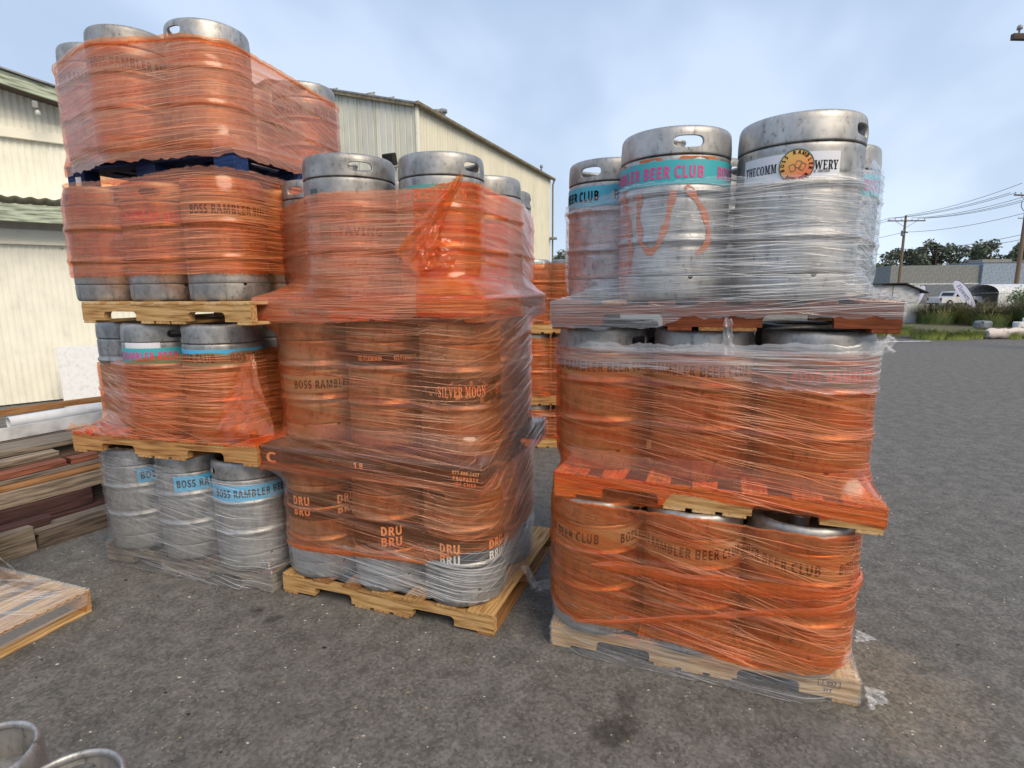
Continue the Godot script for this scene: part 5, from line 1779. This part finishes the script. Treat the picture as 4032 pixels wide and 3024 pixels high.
var ribs := {}
func ribbed(w: float, h: float, n: int) -> ArrayMesh:
	var key := [snappedf(w, 0.001), snappedf(h, 0.01), n]
	if ribs.has(key):
		return ribs[key]
	var poly := PackedVector2Array([Vector2(0, -0.03), Vector2(0, 0.0)])
	for i in n:
		var c := w * (i + 0.5) / n
		for q in [[-0.035, 0.0], [-0.018, 0.028], [0.018, 0.028], [0.035, 0.0]]:
			poly.append(Vector2(c + q[0], q[1]))
	poly.append_array([Vector2(w, 0.0), Vector2(w, -0.03)])
	var b := MB.new()
	for i in poly.size() - 1:
		var p := poly[i]
		var q := poly[i + 1]
		b.face([Vector3(p.x, 0, p.y), Vector3(q.x, 0, q.y), Vector3(q.x, h, q.y), Vector3(p.x, h, p.y)], Vector3((p.x + q.x) / 2 + (0.0 if p.x != q.x else (0.5 if i == 0 else -0.5)), h / 2, -1.0))
	b.face([Vector3(0, h, -0.03), Vector3(w, h, -0.03), Vector3(w, h, 0), Vector3(0, h, 0)], Vector3(w / 2, 0, 0))
	ribs[key] = b.mesh()
	return ribs[key]


# ------------------------------------------------------------------ the far right side of the yard
func leaf_mesh(count: int, blobs: Array, leaf: float, seed_: int) -> ArrayMesh:
	var rs := RandomNumberGenerator.new()
	rs.seed = seed_
	var b := MB.new()
	for k in count:
		var bl: Array = blobs[rs.randi() % blobs.size()]
		var d := Vector3(rs.randfn(), rs.randfn(), rs.randfn()).normalized() * pow(rs.randf(), 0.45)
		var p: Vector3 = bl[0] + d * bl[1]
		var u := Vector3(rs.randfn(), rs.randfn() * 0.7, rs.randfn()).normalized()
		var v := u.cross(Vector3(rs.randfn(), rs.randfn(), rs.randfn())).normalized()
		var s := leaf * rs.randf_range(0.6, 1.3)
		var nn := u.cross(v).normalized()
		if nn.y < 0:
			nn = -nn
		var q := [b.vert(p - u * s, nn), b.vert(p + v * s * 0.45, nn), b.vert(p + u * s, nn), b.vert(p - v * s * 0.45, nn)]
		b.quad(q[0], q[1], q[2], q[3])
	return b.mesh()


func tree(label: String, x: float, z: float, h: float, wide: float, seed_: int, mat: String, bare := 0.35) -> void:
	var t := thing("tree", label, "tree", Vector3(x, 0, z), 0.0, "trees on the skyline at the right")
	var rs := RandomNumberGenerator.new()
	rs.seed = seed_
	var b := MB.new()
	b.tube([Vector3(0, 0, 0), Vector3(0.1, h * 0.3, 0), Vector3(-0.1, h * 0.6, 0.1), Vector3(0.05, h * 0.88, 0)], [0.30, 0.24, 0.16, 0.05], 7)
	var blobs := []
	for k in 13:
		var y := h * lerpf(bare, 0.93, k / 12.0)
		var r := wide * (0.62 - 0.42 * absf(k / 12.0 - 0.42))
		var a := rs.randf() * TAU
		var c := Vector3(cos(a) * r * 0.75, y, sin(a) * r * 0.6)
		blobs.append([c, wide * rs.randf_range(0.15, 0.27)])
		b.tube([Vector3(0, y * 0.75, 0), c], [0.09, 0.03], 5)
	part("trunk", b.mesh(), M.bark, t)
	part("crown", leaf_mesh(2600, blobs, wide * 0.055, seed_), M[mat], t)


func grass_mesh(blades: int, h: float, spread: float, lean: float, wide: float, seed_: int) -> ArrayMesh:
	var rs := RandomNumberGenerator.new()
	rs.seed = seed_
	var b := MB.new()
	for k in blades:
		var a := rs.randf() * TAU
		var r := sqrt(rs.randf()) * spread * 0.5
		var p := Vector3(cos(a) * r, 0, sin(a) * r)
		var out := Vector3(cos(a + rs.randf_range(-0.7, 0.7)), 0, sin(a + rs.randf_range(-0.7, 0.7)))
		var hh := h * rs.randf_range(0.55, 1.1)
		var side := out.cross(Vector3.UP) * wide * rs.randf_range(0.6, 1.2)
		var prev := []
		for i in 4:
			var t := i / 3.0
			var c := p + out * lean * hh * t * t + Vector3(0, hh * (t - 0.22 * t * t * lean), 0)
			var ww := side * (1.0 - t * 0.9)
			var nn := (out + Vector3.UP).normalized()
			var row := [b.vert(c - ww, nn), b.vert(c + ww, nn)]
			if prev:
				b.quad(prev[0], prev[1], row[1], row[0])
			prev = row
	return b.mesh()


func yard_right() -> void:
	# painted line on the asphalt
	var b := MB.new()
	b.face([Vector3(9.0, 0.004, -15.95), Vector3(12.1, 0.004, -16.20), Vector3(12.1, 0.004, -16.38), Vector3(9.0, 0.004, -16.13)], Vector3(10, -1, -16))
	var ln := structure("painted_line", b.mesh(), M.line_white)
	if ln == null:
		return
	# soil strip beyond the asphalt
	b = MB.new()
	b.face([Vector3(11.0, 0.008, -17.3), Vector3(60, 0.008, -15.6), Vector3(120, 0.008, -60), Vector3(12.0, 0.008, -60)], Vector3(20, -1, -30))
	structure("soil_ground", b.mesh(), M.soil)
	# small shed with a lean roof
	var t := thing("small_shed", "little corrugated shed with a dark roof beyond the right hand stack", "shed", Vector3(15.6, 0, -24.4), -0.10)
	part("block_base", box_mesh(Vector3(2.2, 0.86, 1.6), 0.02), M.pale_concrete, t, Transform3D(Basis(), Vector3(0.6, 0.43, -0.8)))
	var sheet := corrugated(1.6, 0.70, 0.10, 0.012)
	part("side_sheet", sheet, M.white_metal, t, Transform3D(Basis(Vector3.BACK, PI / 2), Vector3(1.70, 0.87, 0.02)).scaled_local(Vector3(0.45, 1.5, 1)))
	part("front_sheet", sheet, M.white_metal, t, Transform3D(Basis(Vector3.BACK, PI / 2), Vector3(0.62, 0.87, 0.02)).scaled_local(Vector3(0.45, 1.6, 1)))
	part("inner_box", box_mesh(Vector3(2.1, 0.72, 1.5), 0.02), M.grey_metal, t, Transform3D(Basis(), Vector3(0.6, 1.22, -0.8)))
	part("roof", box_mesh(Vector3(1.9, 0.06, 2.0), 0.01), M.dark_roof, t, Transform3D(Basis(Vector3.BACK, 0.02), Vector3(0.15, 1.66, -0.8)))
	part("roof", box_mesh(Vector3(1.0, 0.06, 2.0), 0.01), M.dark_roof, t, Transform3D(Basis(Vector3.BACK, -0.40), Vector3(1.52, 1.47, -0.8)))
	t = thing("concrete_wall", "low pale concrete wall beside the little shed", "wall", Vector3(17.55, 0, -24.4), -0.1)
	part("slab", box_mesh(Vector3(0.80, 0.80, 0.25), 0.02), M.grey_concrete, t, Transform3D(Basis(), Vector3(0.1, 0.4, 0)))
	part("upright", box_mesh(Vector3(0.10, 0.84, 0.30), 0.02), M.dark_roof, t, Transform3D(Basis(), Vector3(0.33, 0.42, 0.02)))
	# long low grey building
	t = thing("long_building", "long low grey building with a pale blue end wall behind the shrubs", "building", Vector3(60.0, 0, -90.0), -0.06)
	part("grey_wall", box_mesh(Vector3(13.5, 4.6, 8), 0.02), M.grey_wall, t, Transform3D(Basis(), Vector3(6.2, 2.3, -4)))
	part("wall_band", box_mesh(Vector3(13.5, 0.18, 0.1), 0.01), M.white_metal, t, Transform3D(Basis(), Vector3(6.2, 1.75, 0.06)))
	part("lower_wall", box_mesh(Vector3(13.5, 1.66, 0.08), 0.01), M.grey_wall_dark, t, Transform3D(Basis(), Vector3(6.2, 0.83, 0.05)))
	part("pale_blue_wall", box_mesh(Vector3(11, 4.9, 8), 0.02), M.blue_wall, t, Transform3D(Basis(), Vector3(18.4, 2.45, -3.6)))
	part("parapet", box_mesh(Vector3(11.2, 0.12, 8.2), 0.02), M.grey_metal, t, Transform3D(Basis(), Vector3(18.4, 4.96, -3.6)))
	part("roof_unit", box_mesh(Vector3(4.5, 0.5, 3), 0.02), M.grey_metal, t, Transform3D(Basis(), Vector3(17, 5.27, -4)))
	pickup()
	flags()
	# arched white carport
	t = thing("carport_tent", "white arched carport with a dark open end beyond the shrubs", "tent", Vector3(34.6, 0, -42.0), 0.30)
	b = MB.new()
	for i in 8:
		var x0 := i * 0.52
		var prof := []
		for k in 13:
			var q := PI * k / 12.0
			prof.append(Vector2(cos(q) * 1.15, 0.95 + sin(q) * 0.65))
		for k in 12:
			var bulge := 0.03
			b.face([Vector3(x0, prof[k].y, prof[k].x), Vector3(x0, prof[k + 1].y, prof[k + 1].x), Vector3(x0 + 0.26, prof[k + 1].y + bulge, prof[k + 1].x), Vector3(x0 + 0.26, prof[k].y + bulge, prof[k].x)], Vector3(x0, 0.9, 0))
			b.face([Vector3(x0 + 0.26, prof[k].y + bulge, prof[k].x), Vector3(x0 + 0.26, prof[k + 1].y + bulge, prof[k + 1].x), Vector3(x0 + 0.52, prof[k + 1].y, prof[k + 1].x), Vector3(x0 + 0.52, prof[k].y, prof[k].x)], Vector3(x0, 0.9, 0))
	part("canopy", b.mesh(), M.white_metal, t)
	part("back_sheet", box_mesh(Vector3(0.03, 1.5, 2.26), 0.01), M.white_metal, t, Transform3D(Basis(), Vector3(4.13, 0.75, 0)))
	for q in [-1.14, 1.14]:
		part("side_sheet", box_mesh(Vector3(4.1, 0.95, 0.02), 0.005), M.white_metal, t, Transform3D(Basis(), Vector3(2.08, 0.475, q)))
	for q in [[0.03, 1.13], [0.03, -1.13], [4.1, 1.13], [4.1, -1.13]]:
		part("post", box_mesh(Vector3(0.06, 0.98, 0.06), 0.005), M.white_metal, t, Transform3D(Basis(), Vector3(q[0], 0.49, q[1])))
	# skyline trees
	tree("slender dark tree behind the utility pole", 76.0, -112, 8.2, 7.5, 301, "leaf_dark")
	tree("tall double topped dark tree right of the utility pole", 82.5, -112, 9.8, 7.0, 302, "leaf_dark", 0.2)
	tree("second half of the double topped tree, slightly lower crown", 86.0, -113, 9.2, 6.5, 303, "leaf_dark", 0.2)
	tree("open crowned tree in the middle of the skyline row", 93.0, -112, 9.6, 6.8, 304, "leaf_dark", 0.35)
	tree("small thin tree between the open crowned tree and the clump", 97.5, -112, 8.0, 3.4, 305, "leaf_dark", 0.4)
	tree("tall tree at the left of the right hand clump", 102.0, -113, 9.9, 7.0, 306, "leaf_dark", 0.3)
	tree("broad rounded tree in the right hand clump", 107.0, -113, 8.4, 8.5, 307, "leaf_mid", 0.2)
	tree("blue grey tree at the right end of the skyline", 113.5, -114, 8.6, 8.5, 308, "leaf_blue", 0.2)
	tree("low tree filling the gap beside the little shed", 70.5, -110, 5.6, 6.0, 309, "leaf_mid", 0.1)
	tree("low tree behind the far stack, seen in the gap between the stacks", 6.6, -62, 5.4, 3.6, 310, "leaf_mid", 0.3)
	tree("tiny tree at the corner of the warehouse seen in the gap between the stacks", 4.4, -62, 5.0, 1.6, 311, "leaf_mid", 0.4)
	b = MB.new()
	var hedge := []
	for i in 60:
		hedge.append([Vector3(64 + i * 1.0, 1.4 + 0.7 * sin(i * 1.3), -111 + 2.0 * sin(i * 2.1)), 1.9])
	var hb := structure("tree_line", leaf_mesh(5000, hedge, 0.42, 333), M.leaf_dark)
	hb.set_meta("kind", "stuff")
	# shrubs and grasses
	var gi := 0
	var names := ["nearest the little shed", "second from the shed", "in the middle of the row", "under the feather flag", "left of the biggest one", "biggest one near the right edge", "at the right edge of the picture", "behind the biggest one"]
	for p in [[17.6, -23.5, 0.95, 1.5, 0], [19.0, -23.6, 1.0, 1.7, 0], [18.6, -22.0, 0.85, 1.5, 0], [20.4, -22.8, 1.05, 1.8, 0], [19.8, -21.2, 1.0, 1.6, 1], [20.9, -21.6, 1.35, 2.0, 1], [22.6, -22.2, 1.35, 2.0, 1], [23.0, -24.0, 1.3, 2.2, 1]]:
		t = thing("grass_clump", "shaggy grass clump %s, beyond the right stack" % names[gi], "grass", Vector3(p[0], 0, p[1]), gi * 1.1, "shaggy grass clumps at the right")
		part("blades", grass_mesh(1500, p[2], p[3] * 0.8, 0.7, 0.008, 400 + gi), M["grass_olive" if gi % 2 else "grass_green"], t)
		part("seed_heads", grass_mesh(260 if p[4] else 120, p[2] * 1.3, p[3] * 0.6, 0.6, 0.016, 430 + gi), M.grass_straw, t)
		gi += 1
	t = thing("leafy_shrub", "dark green leafy shrub behind the grasses at the right", "shrub", Vector3(27.6, 0, -29.6))
	var bl := []
	for i in 14:
		bl.append([Vector3(-1.5 + i * 0.35, 0.8 + 0.25 * sin(i * 2.2), 0.3 * cos(i * 1.7)), 0.55])
	part("foliage", leaf_mesh(3000, bl, 0.07, 460), M.leaf_green, t)
	gi = 0
	for p in [[12.55, -17.0, 0.45, 0.9], [13.2, -16.9, 0.30, 0.9], [13.9, -17.1, 0.36, 0.7], [12.75, -18.6, 0.42, 0.7], [14.9, -16.9, 0.34, 0.6], [12.0, -18.3, 0.5, 0.6]]:
		t = thing("grass_tuft", "low yellow green grass tuft at the asphalt's edge, %s" % ["largest of the row", "second from the left", "in the middle of the row", "behind the largest", "in front of the rolled tarp", "beside the right stack's top pallet"][gi], "grass", Vector3(p[0], 0, p[1]), gi * 0.9, "low grass tufts along the asphalt's edge")
		part("blades", grass_mesh(700, p[2], p[3], 0.8, 0.007, 500 + gi), M.grass_lime, t)
		gi += 1
	# rolled tarp, block and small box
	t = thing("rolled_tarp", "long pale rolled tarp lying at the asphalt's edge on the right", "tarp", Vector3(14.1, 0, -16.75), 0.13)
	b = MB.new()
	var ps := []
	var rs := []
	for i in 40:
		ps.append(Vector3(i * 0.12, 0.16 + 0.012 * sin(i * 0.9), 0.02 * sin(i * 0.5)))
		rs.append(0.15 + 0.016 * sin(i * 1.7) + (0.0 if i > 0 else -0.05))
	b.tube(ps, rs, 14)
	part("roll", b.mesh(), M.tarp, t)
	b = MB.new()
	for i in 9:
		var x := 0.25 + i * 0.5
		var pq := []
		var rq := []
		for k in 11:
			var q := -0.3 + k / 10.0 * 2.4
			pq.append(Vector3(x + k * 0.045, 0.16 + sin(q) * 0.158, cos(q) * 0.158))
			rq.append(0.012)
		b.tube(pq, rq, 5)
	part("fold", b.mesh(), M.tarp, t)
	t = thing("concrete_block", "grey rounded concrete block in front of the grasses", "block", Vector3(16.9, 0, -20.3), 0.2)
	part("block", box_mesh(Vector3(0.50, 0.30, 0.4), 0.08), M.grey_wall_dark, t, Transform3D(Basis(), Vector3(0, 0.17, 0)))
	t = thing("white_fitting", "small white plastic fitting on a dark plank near the right edge", "fitting", Vector3(17.6, 0, -19.6), 0.1)
	part("plank", box_mesh(Vector3(3.0, 0.10, 0.2), 0.01), M.dark_roof, t, Transform3D(Basis(), Vector3(0.4, 0.05, 0)))
	part("body", box_mesh(Vector3(0.55, 0.22, 0.25), 0.03), M.white_metal, t, Transform3D(Basis(), Vector3(0.1, 0.21, 0)))
	part("spout", box_mesh(Vector3(0.12, 0.36, 0.14), 0.03), M.white_metal, t, Transform3D(Basis(), Vector3(0.12, 0.28, 0.06)))
	poles()


func pickup() -> void:
	var t := thing("pickup_truck", "white pickup truck parked beyond the shaggy grasses", "truck", Vector3(31.6, 0, -42.6), 0.12)
	t.scale = Vector3(0.78, 0.78, 0.78)
	var b := MB.new()
	b.extrude(PackedVector2Array([Vector2(0, 0.35), Vector2(0, 0.88), Vector2(1.25, 0.90), Vector2(1.5, 1.40), Vector2(2.65, 1.42), Vector2(3.1, 0.98), Vector2(4.2, 0.92), Vector2(4.3, 0.40)]), -0.85, 0.85)
	part("body", b.mesh(), M.car_white, t)
	for q in [[PackedVector2Array([Vector2(1.42, 0.95), Vector2(1.60, 1.34), Vector2(2.02, 1.35), Vector2(2.02, 0.95)])], [PackedVector2Array([Vector2(2.12, 0.95), Vector2(2.12, 1.35), Vector2(2.6, 1.35), Vector2(2.92, 0.98)])]]:
		for s in [-1, 1]:
			b = MB.new()
			b.extrude(q[0], 0.845 * s, 0.862 * s)
			part("window", b.mesh(), M.dark_glass, t)
	part("rear_window", box_mesh(Vector3(0.02, 0.34, 1.3), 0.005), M.dark_glass, t, Transform3D(Basis(Vector3.BACK, -0.46), Vector3(1.36, 1.16, 0)))
	for s in [-1, 1]:
		part("tail_light", box_mesh(Vector3(0.05, 0.26, 0.16), 0.01), M.tail_red, t, Transform3D(Basis(), Vector3(-0.01, 0.70, 0.74 * s)))
	for q in [[0.85, 0.8], [0.85, -0.8], [3.45, 0.8], [3.45, -0.8]]:
		b = MB.new()
		b.lathe([Vector2(0.0, -0.1), Vector2(0.30, -0.1), Vector2(0.33, -0.06), Vector2(0.33, 0.06), Vector2(0.30, 0.1), Vector2(0.0, 0.1)], 20)
		var wh := part("wheel", b.mesh(), M.tyre, t, Transform3D(Basis(Vector3.RIGHT, PI / 2), Vector3(q[0], 0.33, q[1])))
		b = MB.new()
		b.lathe([Vector2(0.0, -0.108), Vector2(0.18, -0.106), Vector2(0.18, 0.106), Vector2(0.0, 0.108)], 16)
		part("rim", b.mesh(), M.grey_metal, wh)


func flags() -> void:
	var gi := 0
	for p in [[25.6, -31.0, 1.35, 0.62], [20.3, -29.0, 1.0, -0.3]]:
		var t := thing("feather_flag", ["leaning white feather flag with script lettering above the grasses", "white feather flag half hidden behind the little shed"][gi], "flag", Vector3(p[0], 0, p[1]), 0.0, "feather flags on the lot")
		var poly := PackedVector2Array()
		for k in 24:
			var q := k / 24.0 * TAU
			var y := 0.5 - 0.5 * cos(q)
			poly.append(Vector2(sin(q) * 0.22 * (0.35 + 0.65 * sqrt(y)), 0.30 + y * 1.35))
		var b := MB.new()
		b.extrude(poly, -0.006, 0.006)
		var xf := Transform3D(Basis(Vector3.BACK, p[3]).scaled(Vector3(p[2] * 1.25, p[2], 1)), Vector3.ZERO)
		var fl := part("cloth", b.mesh(), M.flag_white, t, xf)
		part("lettering", sign_text("Flowers", 0.16, 0.70, true), M.navy_ink, fl, Transform3D(Basis(Vector3.BACK, -PI / 2), Vector3(0.0, 1.08, 0.008)))
		b = MB.new()
		var ps := []
		for k in 15:
			var q := k / 14.0 * PI
			var y := 0.5 - 0.5 * cos(q)
			ps.append(Vector3(sin(q) * 0.225 * (0.35 + 0.65 * sqrt(y)), 0.30 + y * 1.36, 0))
		ps.insert(0, Vector3(0, -0.02, 0))
		var rr := []
		for k in ps.size():
			rr.append(0.012)
		b.tube(ps, rr, 6)
		part("pole", b.mesh(), M.dark_roof, t, xf)
		gi += 1


func pole(label: String, x: float, z: float, h: float, arm_y: float, arm_len: float, yaw: float, double_arm := false) -> Node3D:
	var t := thing("utility_pole", label, "utility pole", Vector3(x, 0, z), yaw, "wooden utility poles")
	var b := MB.new()
	b.tube([Vector3.ZERO, Vector3(0, h * 0.5, 0), Vector3(0, h, 0)], [0.19, 0.16, 0.12], 10)
	part("shaft", b.mesh(), M.pole_wood, t)
	for s in ([-1, 1] if double_arm else [1]):
		var arm := part("crossarm", box_mesh(Vector3(arm_len, 0.13, 0.10), 0.01), M.arm_wood, t, Transform3D(Basis(), Vector3(0, arm_y, 0.19 * s)))
		for k in [-0.47, -0.30, -0.14, 0.14, 0.30, 0.47]:
			b = MB.new()
			b.lathe([Vector2(0.02, 0), Vector2(0.02, 0.08), Vector2(0.055, 0.09), Vector2(0.05, 0.15), Vector2(0.03, 0.18), Vector2(0, 0.19)], 8)
			part("insulator", b.mesh(), M.grey_metal, arm, Transform3D(Basis(), Vector3(k * arm_len, 0.062, 0)))
	for s in [-1, 1]:
		b = MB.new()
		b.tube([Vector3(0, arm_y - 0.75, 0.15), Vector3(arm_len * 0.27 * s, arm_y - 0.06, 0.15)], [0.025, 0.025], 5)
		part("brace", b.mesh(), M.grey_metal, t)
	return t


func wire(label: String, a: Vector3, c: Vector3, sag: float) -> void:
	var t := thing("overhead_wire", label, "wire", Vector3.ZERO, 0.0, "overhead wires at the right")
	var b := MB.new()
	var ps := []
	var rs := []
	for i in 21:
		var u := i / 20.0
		ps.append(a.lerp(c, u) - Vector3(0, sag * 4.0 * u * (1 - u), 0))
		rs.append(0.022)
	b.tube(ps, rs, 5)
	part("cable", b.mesh(), M.cable, t)


func poles() -> void:
	var k := 68.0 / 45.0
	var p1 := Vector3(30.45 * k, 0, -68)
	var h1 := 1.6 + 5.3 * k
	var t := pole("distant wooden utility pole with one crossarm left of the skyline trees", p1.x, p1.z, h1, 1.6 + 4.88 * k, 4.4, 0.0)
	part("second_arm", box_mesh(Vector3(1.6, 0.14, 0.12), 0.01), M.arm_wood, t, Transform3D(Basis(Vector3.UP, 0.8), Vector3(0.2, 1.6 + 4.05 * k, 0)))
	var b := MB.new()
	b.lathe([Vector2(0, 0), Vector2(0.16, 0), Vector2(0.18, 0.1), Vector2(0.18, 0.55), Vector2(0.14, 0.62), Vector2(0, 0.64)], 12)
	part("transformer", b.mesh(), M.grey_metal, t, Transform3D(Basis(), Vector3(-0.35, 1.6 + 3.75 * k, 0.25)))
	var q := 52.0 / 36.0
	var p2 := Vector3(31.75 * q, 0, -52)
	t = pole("grey utility pole at the right edge with its crossarm cut by the frame", p2.x, p2.z, 11.5, 1.6 + 5.33 * q, 3.9, 0.25)
	b = MB.new()
	b.tube([Vector3(-0.8, 1.6 + 5.0 * q, 0.1), Vector3(-0.85, 1.6 + 4.7 * q, 0.1), Vector3(-0.5, 1.6 + 4.45 * q, 0.1), Vector3(0, 1.6 + 4.4 * q, 0.1)], [0.03, 0.03, 0.03, 0.03], 5)
	part("jumper_loop", b.mesh(), M.cable, t)
	part("lamp_bracket", box_mesh(Vector3(0.9, 0.08, 0.08), 0.01), M.grey_metal, t, Transform3D(Basis(), Vector3(-0.4, 1.6 + 4.0 * q, 0)))
	t = pole("near utility pole outside the right edge, only its crossarm tip in the picture", 13.6, -13.5, 8.2, 6.98, 5.0, 0.06, true)
	for s in [0, 1]:
		part("bracket", box_mesh(Vector3(0.14, 0.10, 0.06), 0.01), M.grey_metal, t, Transform3D(Basis(Vector3.BACK, 0.6), Vector3(-2.40 + 0.13 * s, 7.10 + 0.09 * s, 0.19)))
	part("top_rail", box_mesh(Vector3(1.0, 0.10, 0.07), 0.01), M.arm_wood, t, Transform3D(Basis(), Vector3(-1.90, 7.13, 0.19)))
	var a1 := 1.6 + 5.0 * k
	var a2 := 1.6 + 5.45 * q
	var names := ["highest wire between the two distant poles, from the pole top", "upper wire from the crossarm's left end", "upper wire just right of the crossarm's left end", "upper wire from the middle of the crossarm", "upper wire from the crossarm's right part", "upper wire from the crossarm's right end", "thick lower wire below the crossarms", "long wire crossing behind the poles low in the sky", "lowest long wire in front of the trees"]
	var from := [[0.0, h1], [-2.0, a1 + 0.15], [-1.3, a1 + 0.15], [0.7, a1 + 0.15], [1.4, a1 + 0.1], [2.05, a1 + 0.1], [0.3, 1.6 + 4.05 * k], [0.0, 1.6 + 2.75 * k], [0.0, 1.6 + 2.6 * k]]
	var to := [[-0.8, a2 + 0.9], [-1.7, a2 + 0.1], [-1.2, a2 + 0.1], [-0.6, a2 - 0.3], [0.3, a2 - 0.3], [0.9, a2 - 0.3], [0.0, 1.6 + 4.35 * q], [0.0, 1.6 + 3.05 * q], [0.0, 1.6 + 2.75 * q]]
	for i in 9:
		var a := p1 + Vector3(from[i][0], from[i][1], 0.1)
		var c := p2 + Vector3(to[i][0], to[i][1], 0.1)
		wire("overhead cable: " + names[i], a, c, 0.35)
	names = ["highest wire leaving the distant pole to the left", "middle wire leaving the distant pole to the left", "low wire leaving the distant pole to the left", "lowest wire leaving the distant pole behind the right stack"]
	from = [[-1.9, a1 + 0.15], [-1.2, a1 + 0.15], [0.0, 1.6 + 4.05 * k], [0.0, 1.6 + 2.65 * k]]
	to = [[-14, 7.2], [-14, 6.6], [-14, 6.0], [-14, 4.9]]
	for i in 4:
		wire(names[i], p1 + Vector3(from[i][0], from[i][1], 0.1), p1 + Vector3(to[i][0], to[i][1], -6), 0.5)
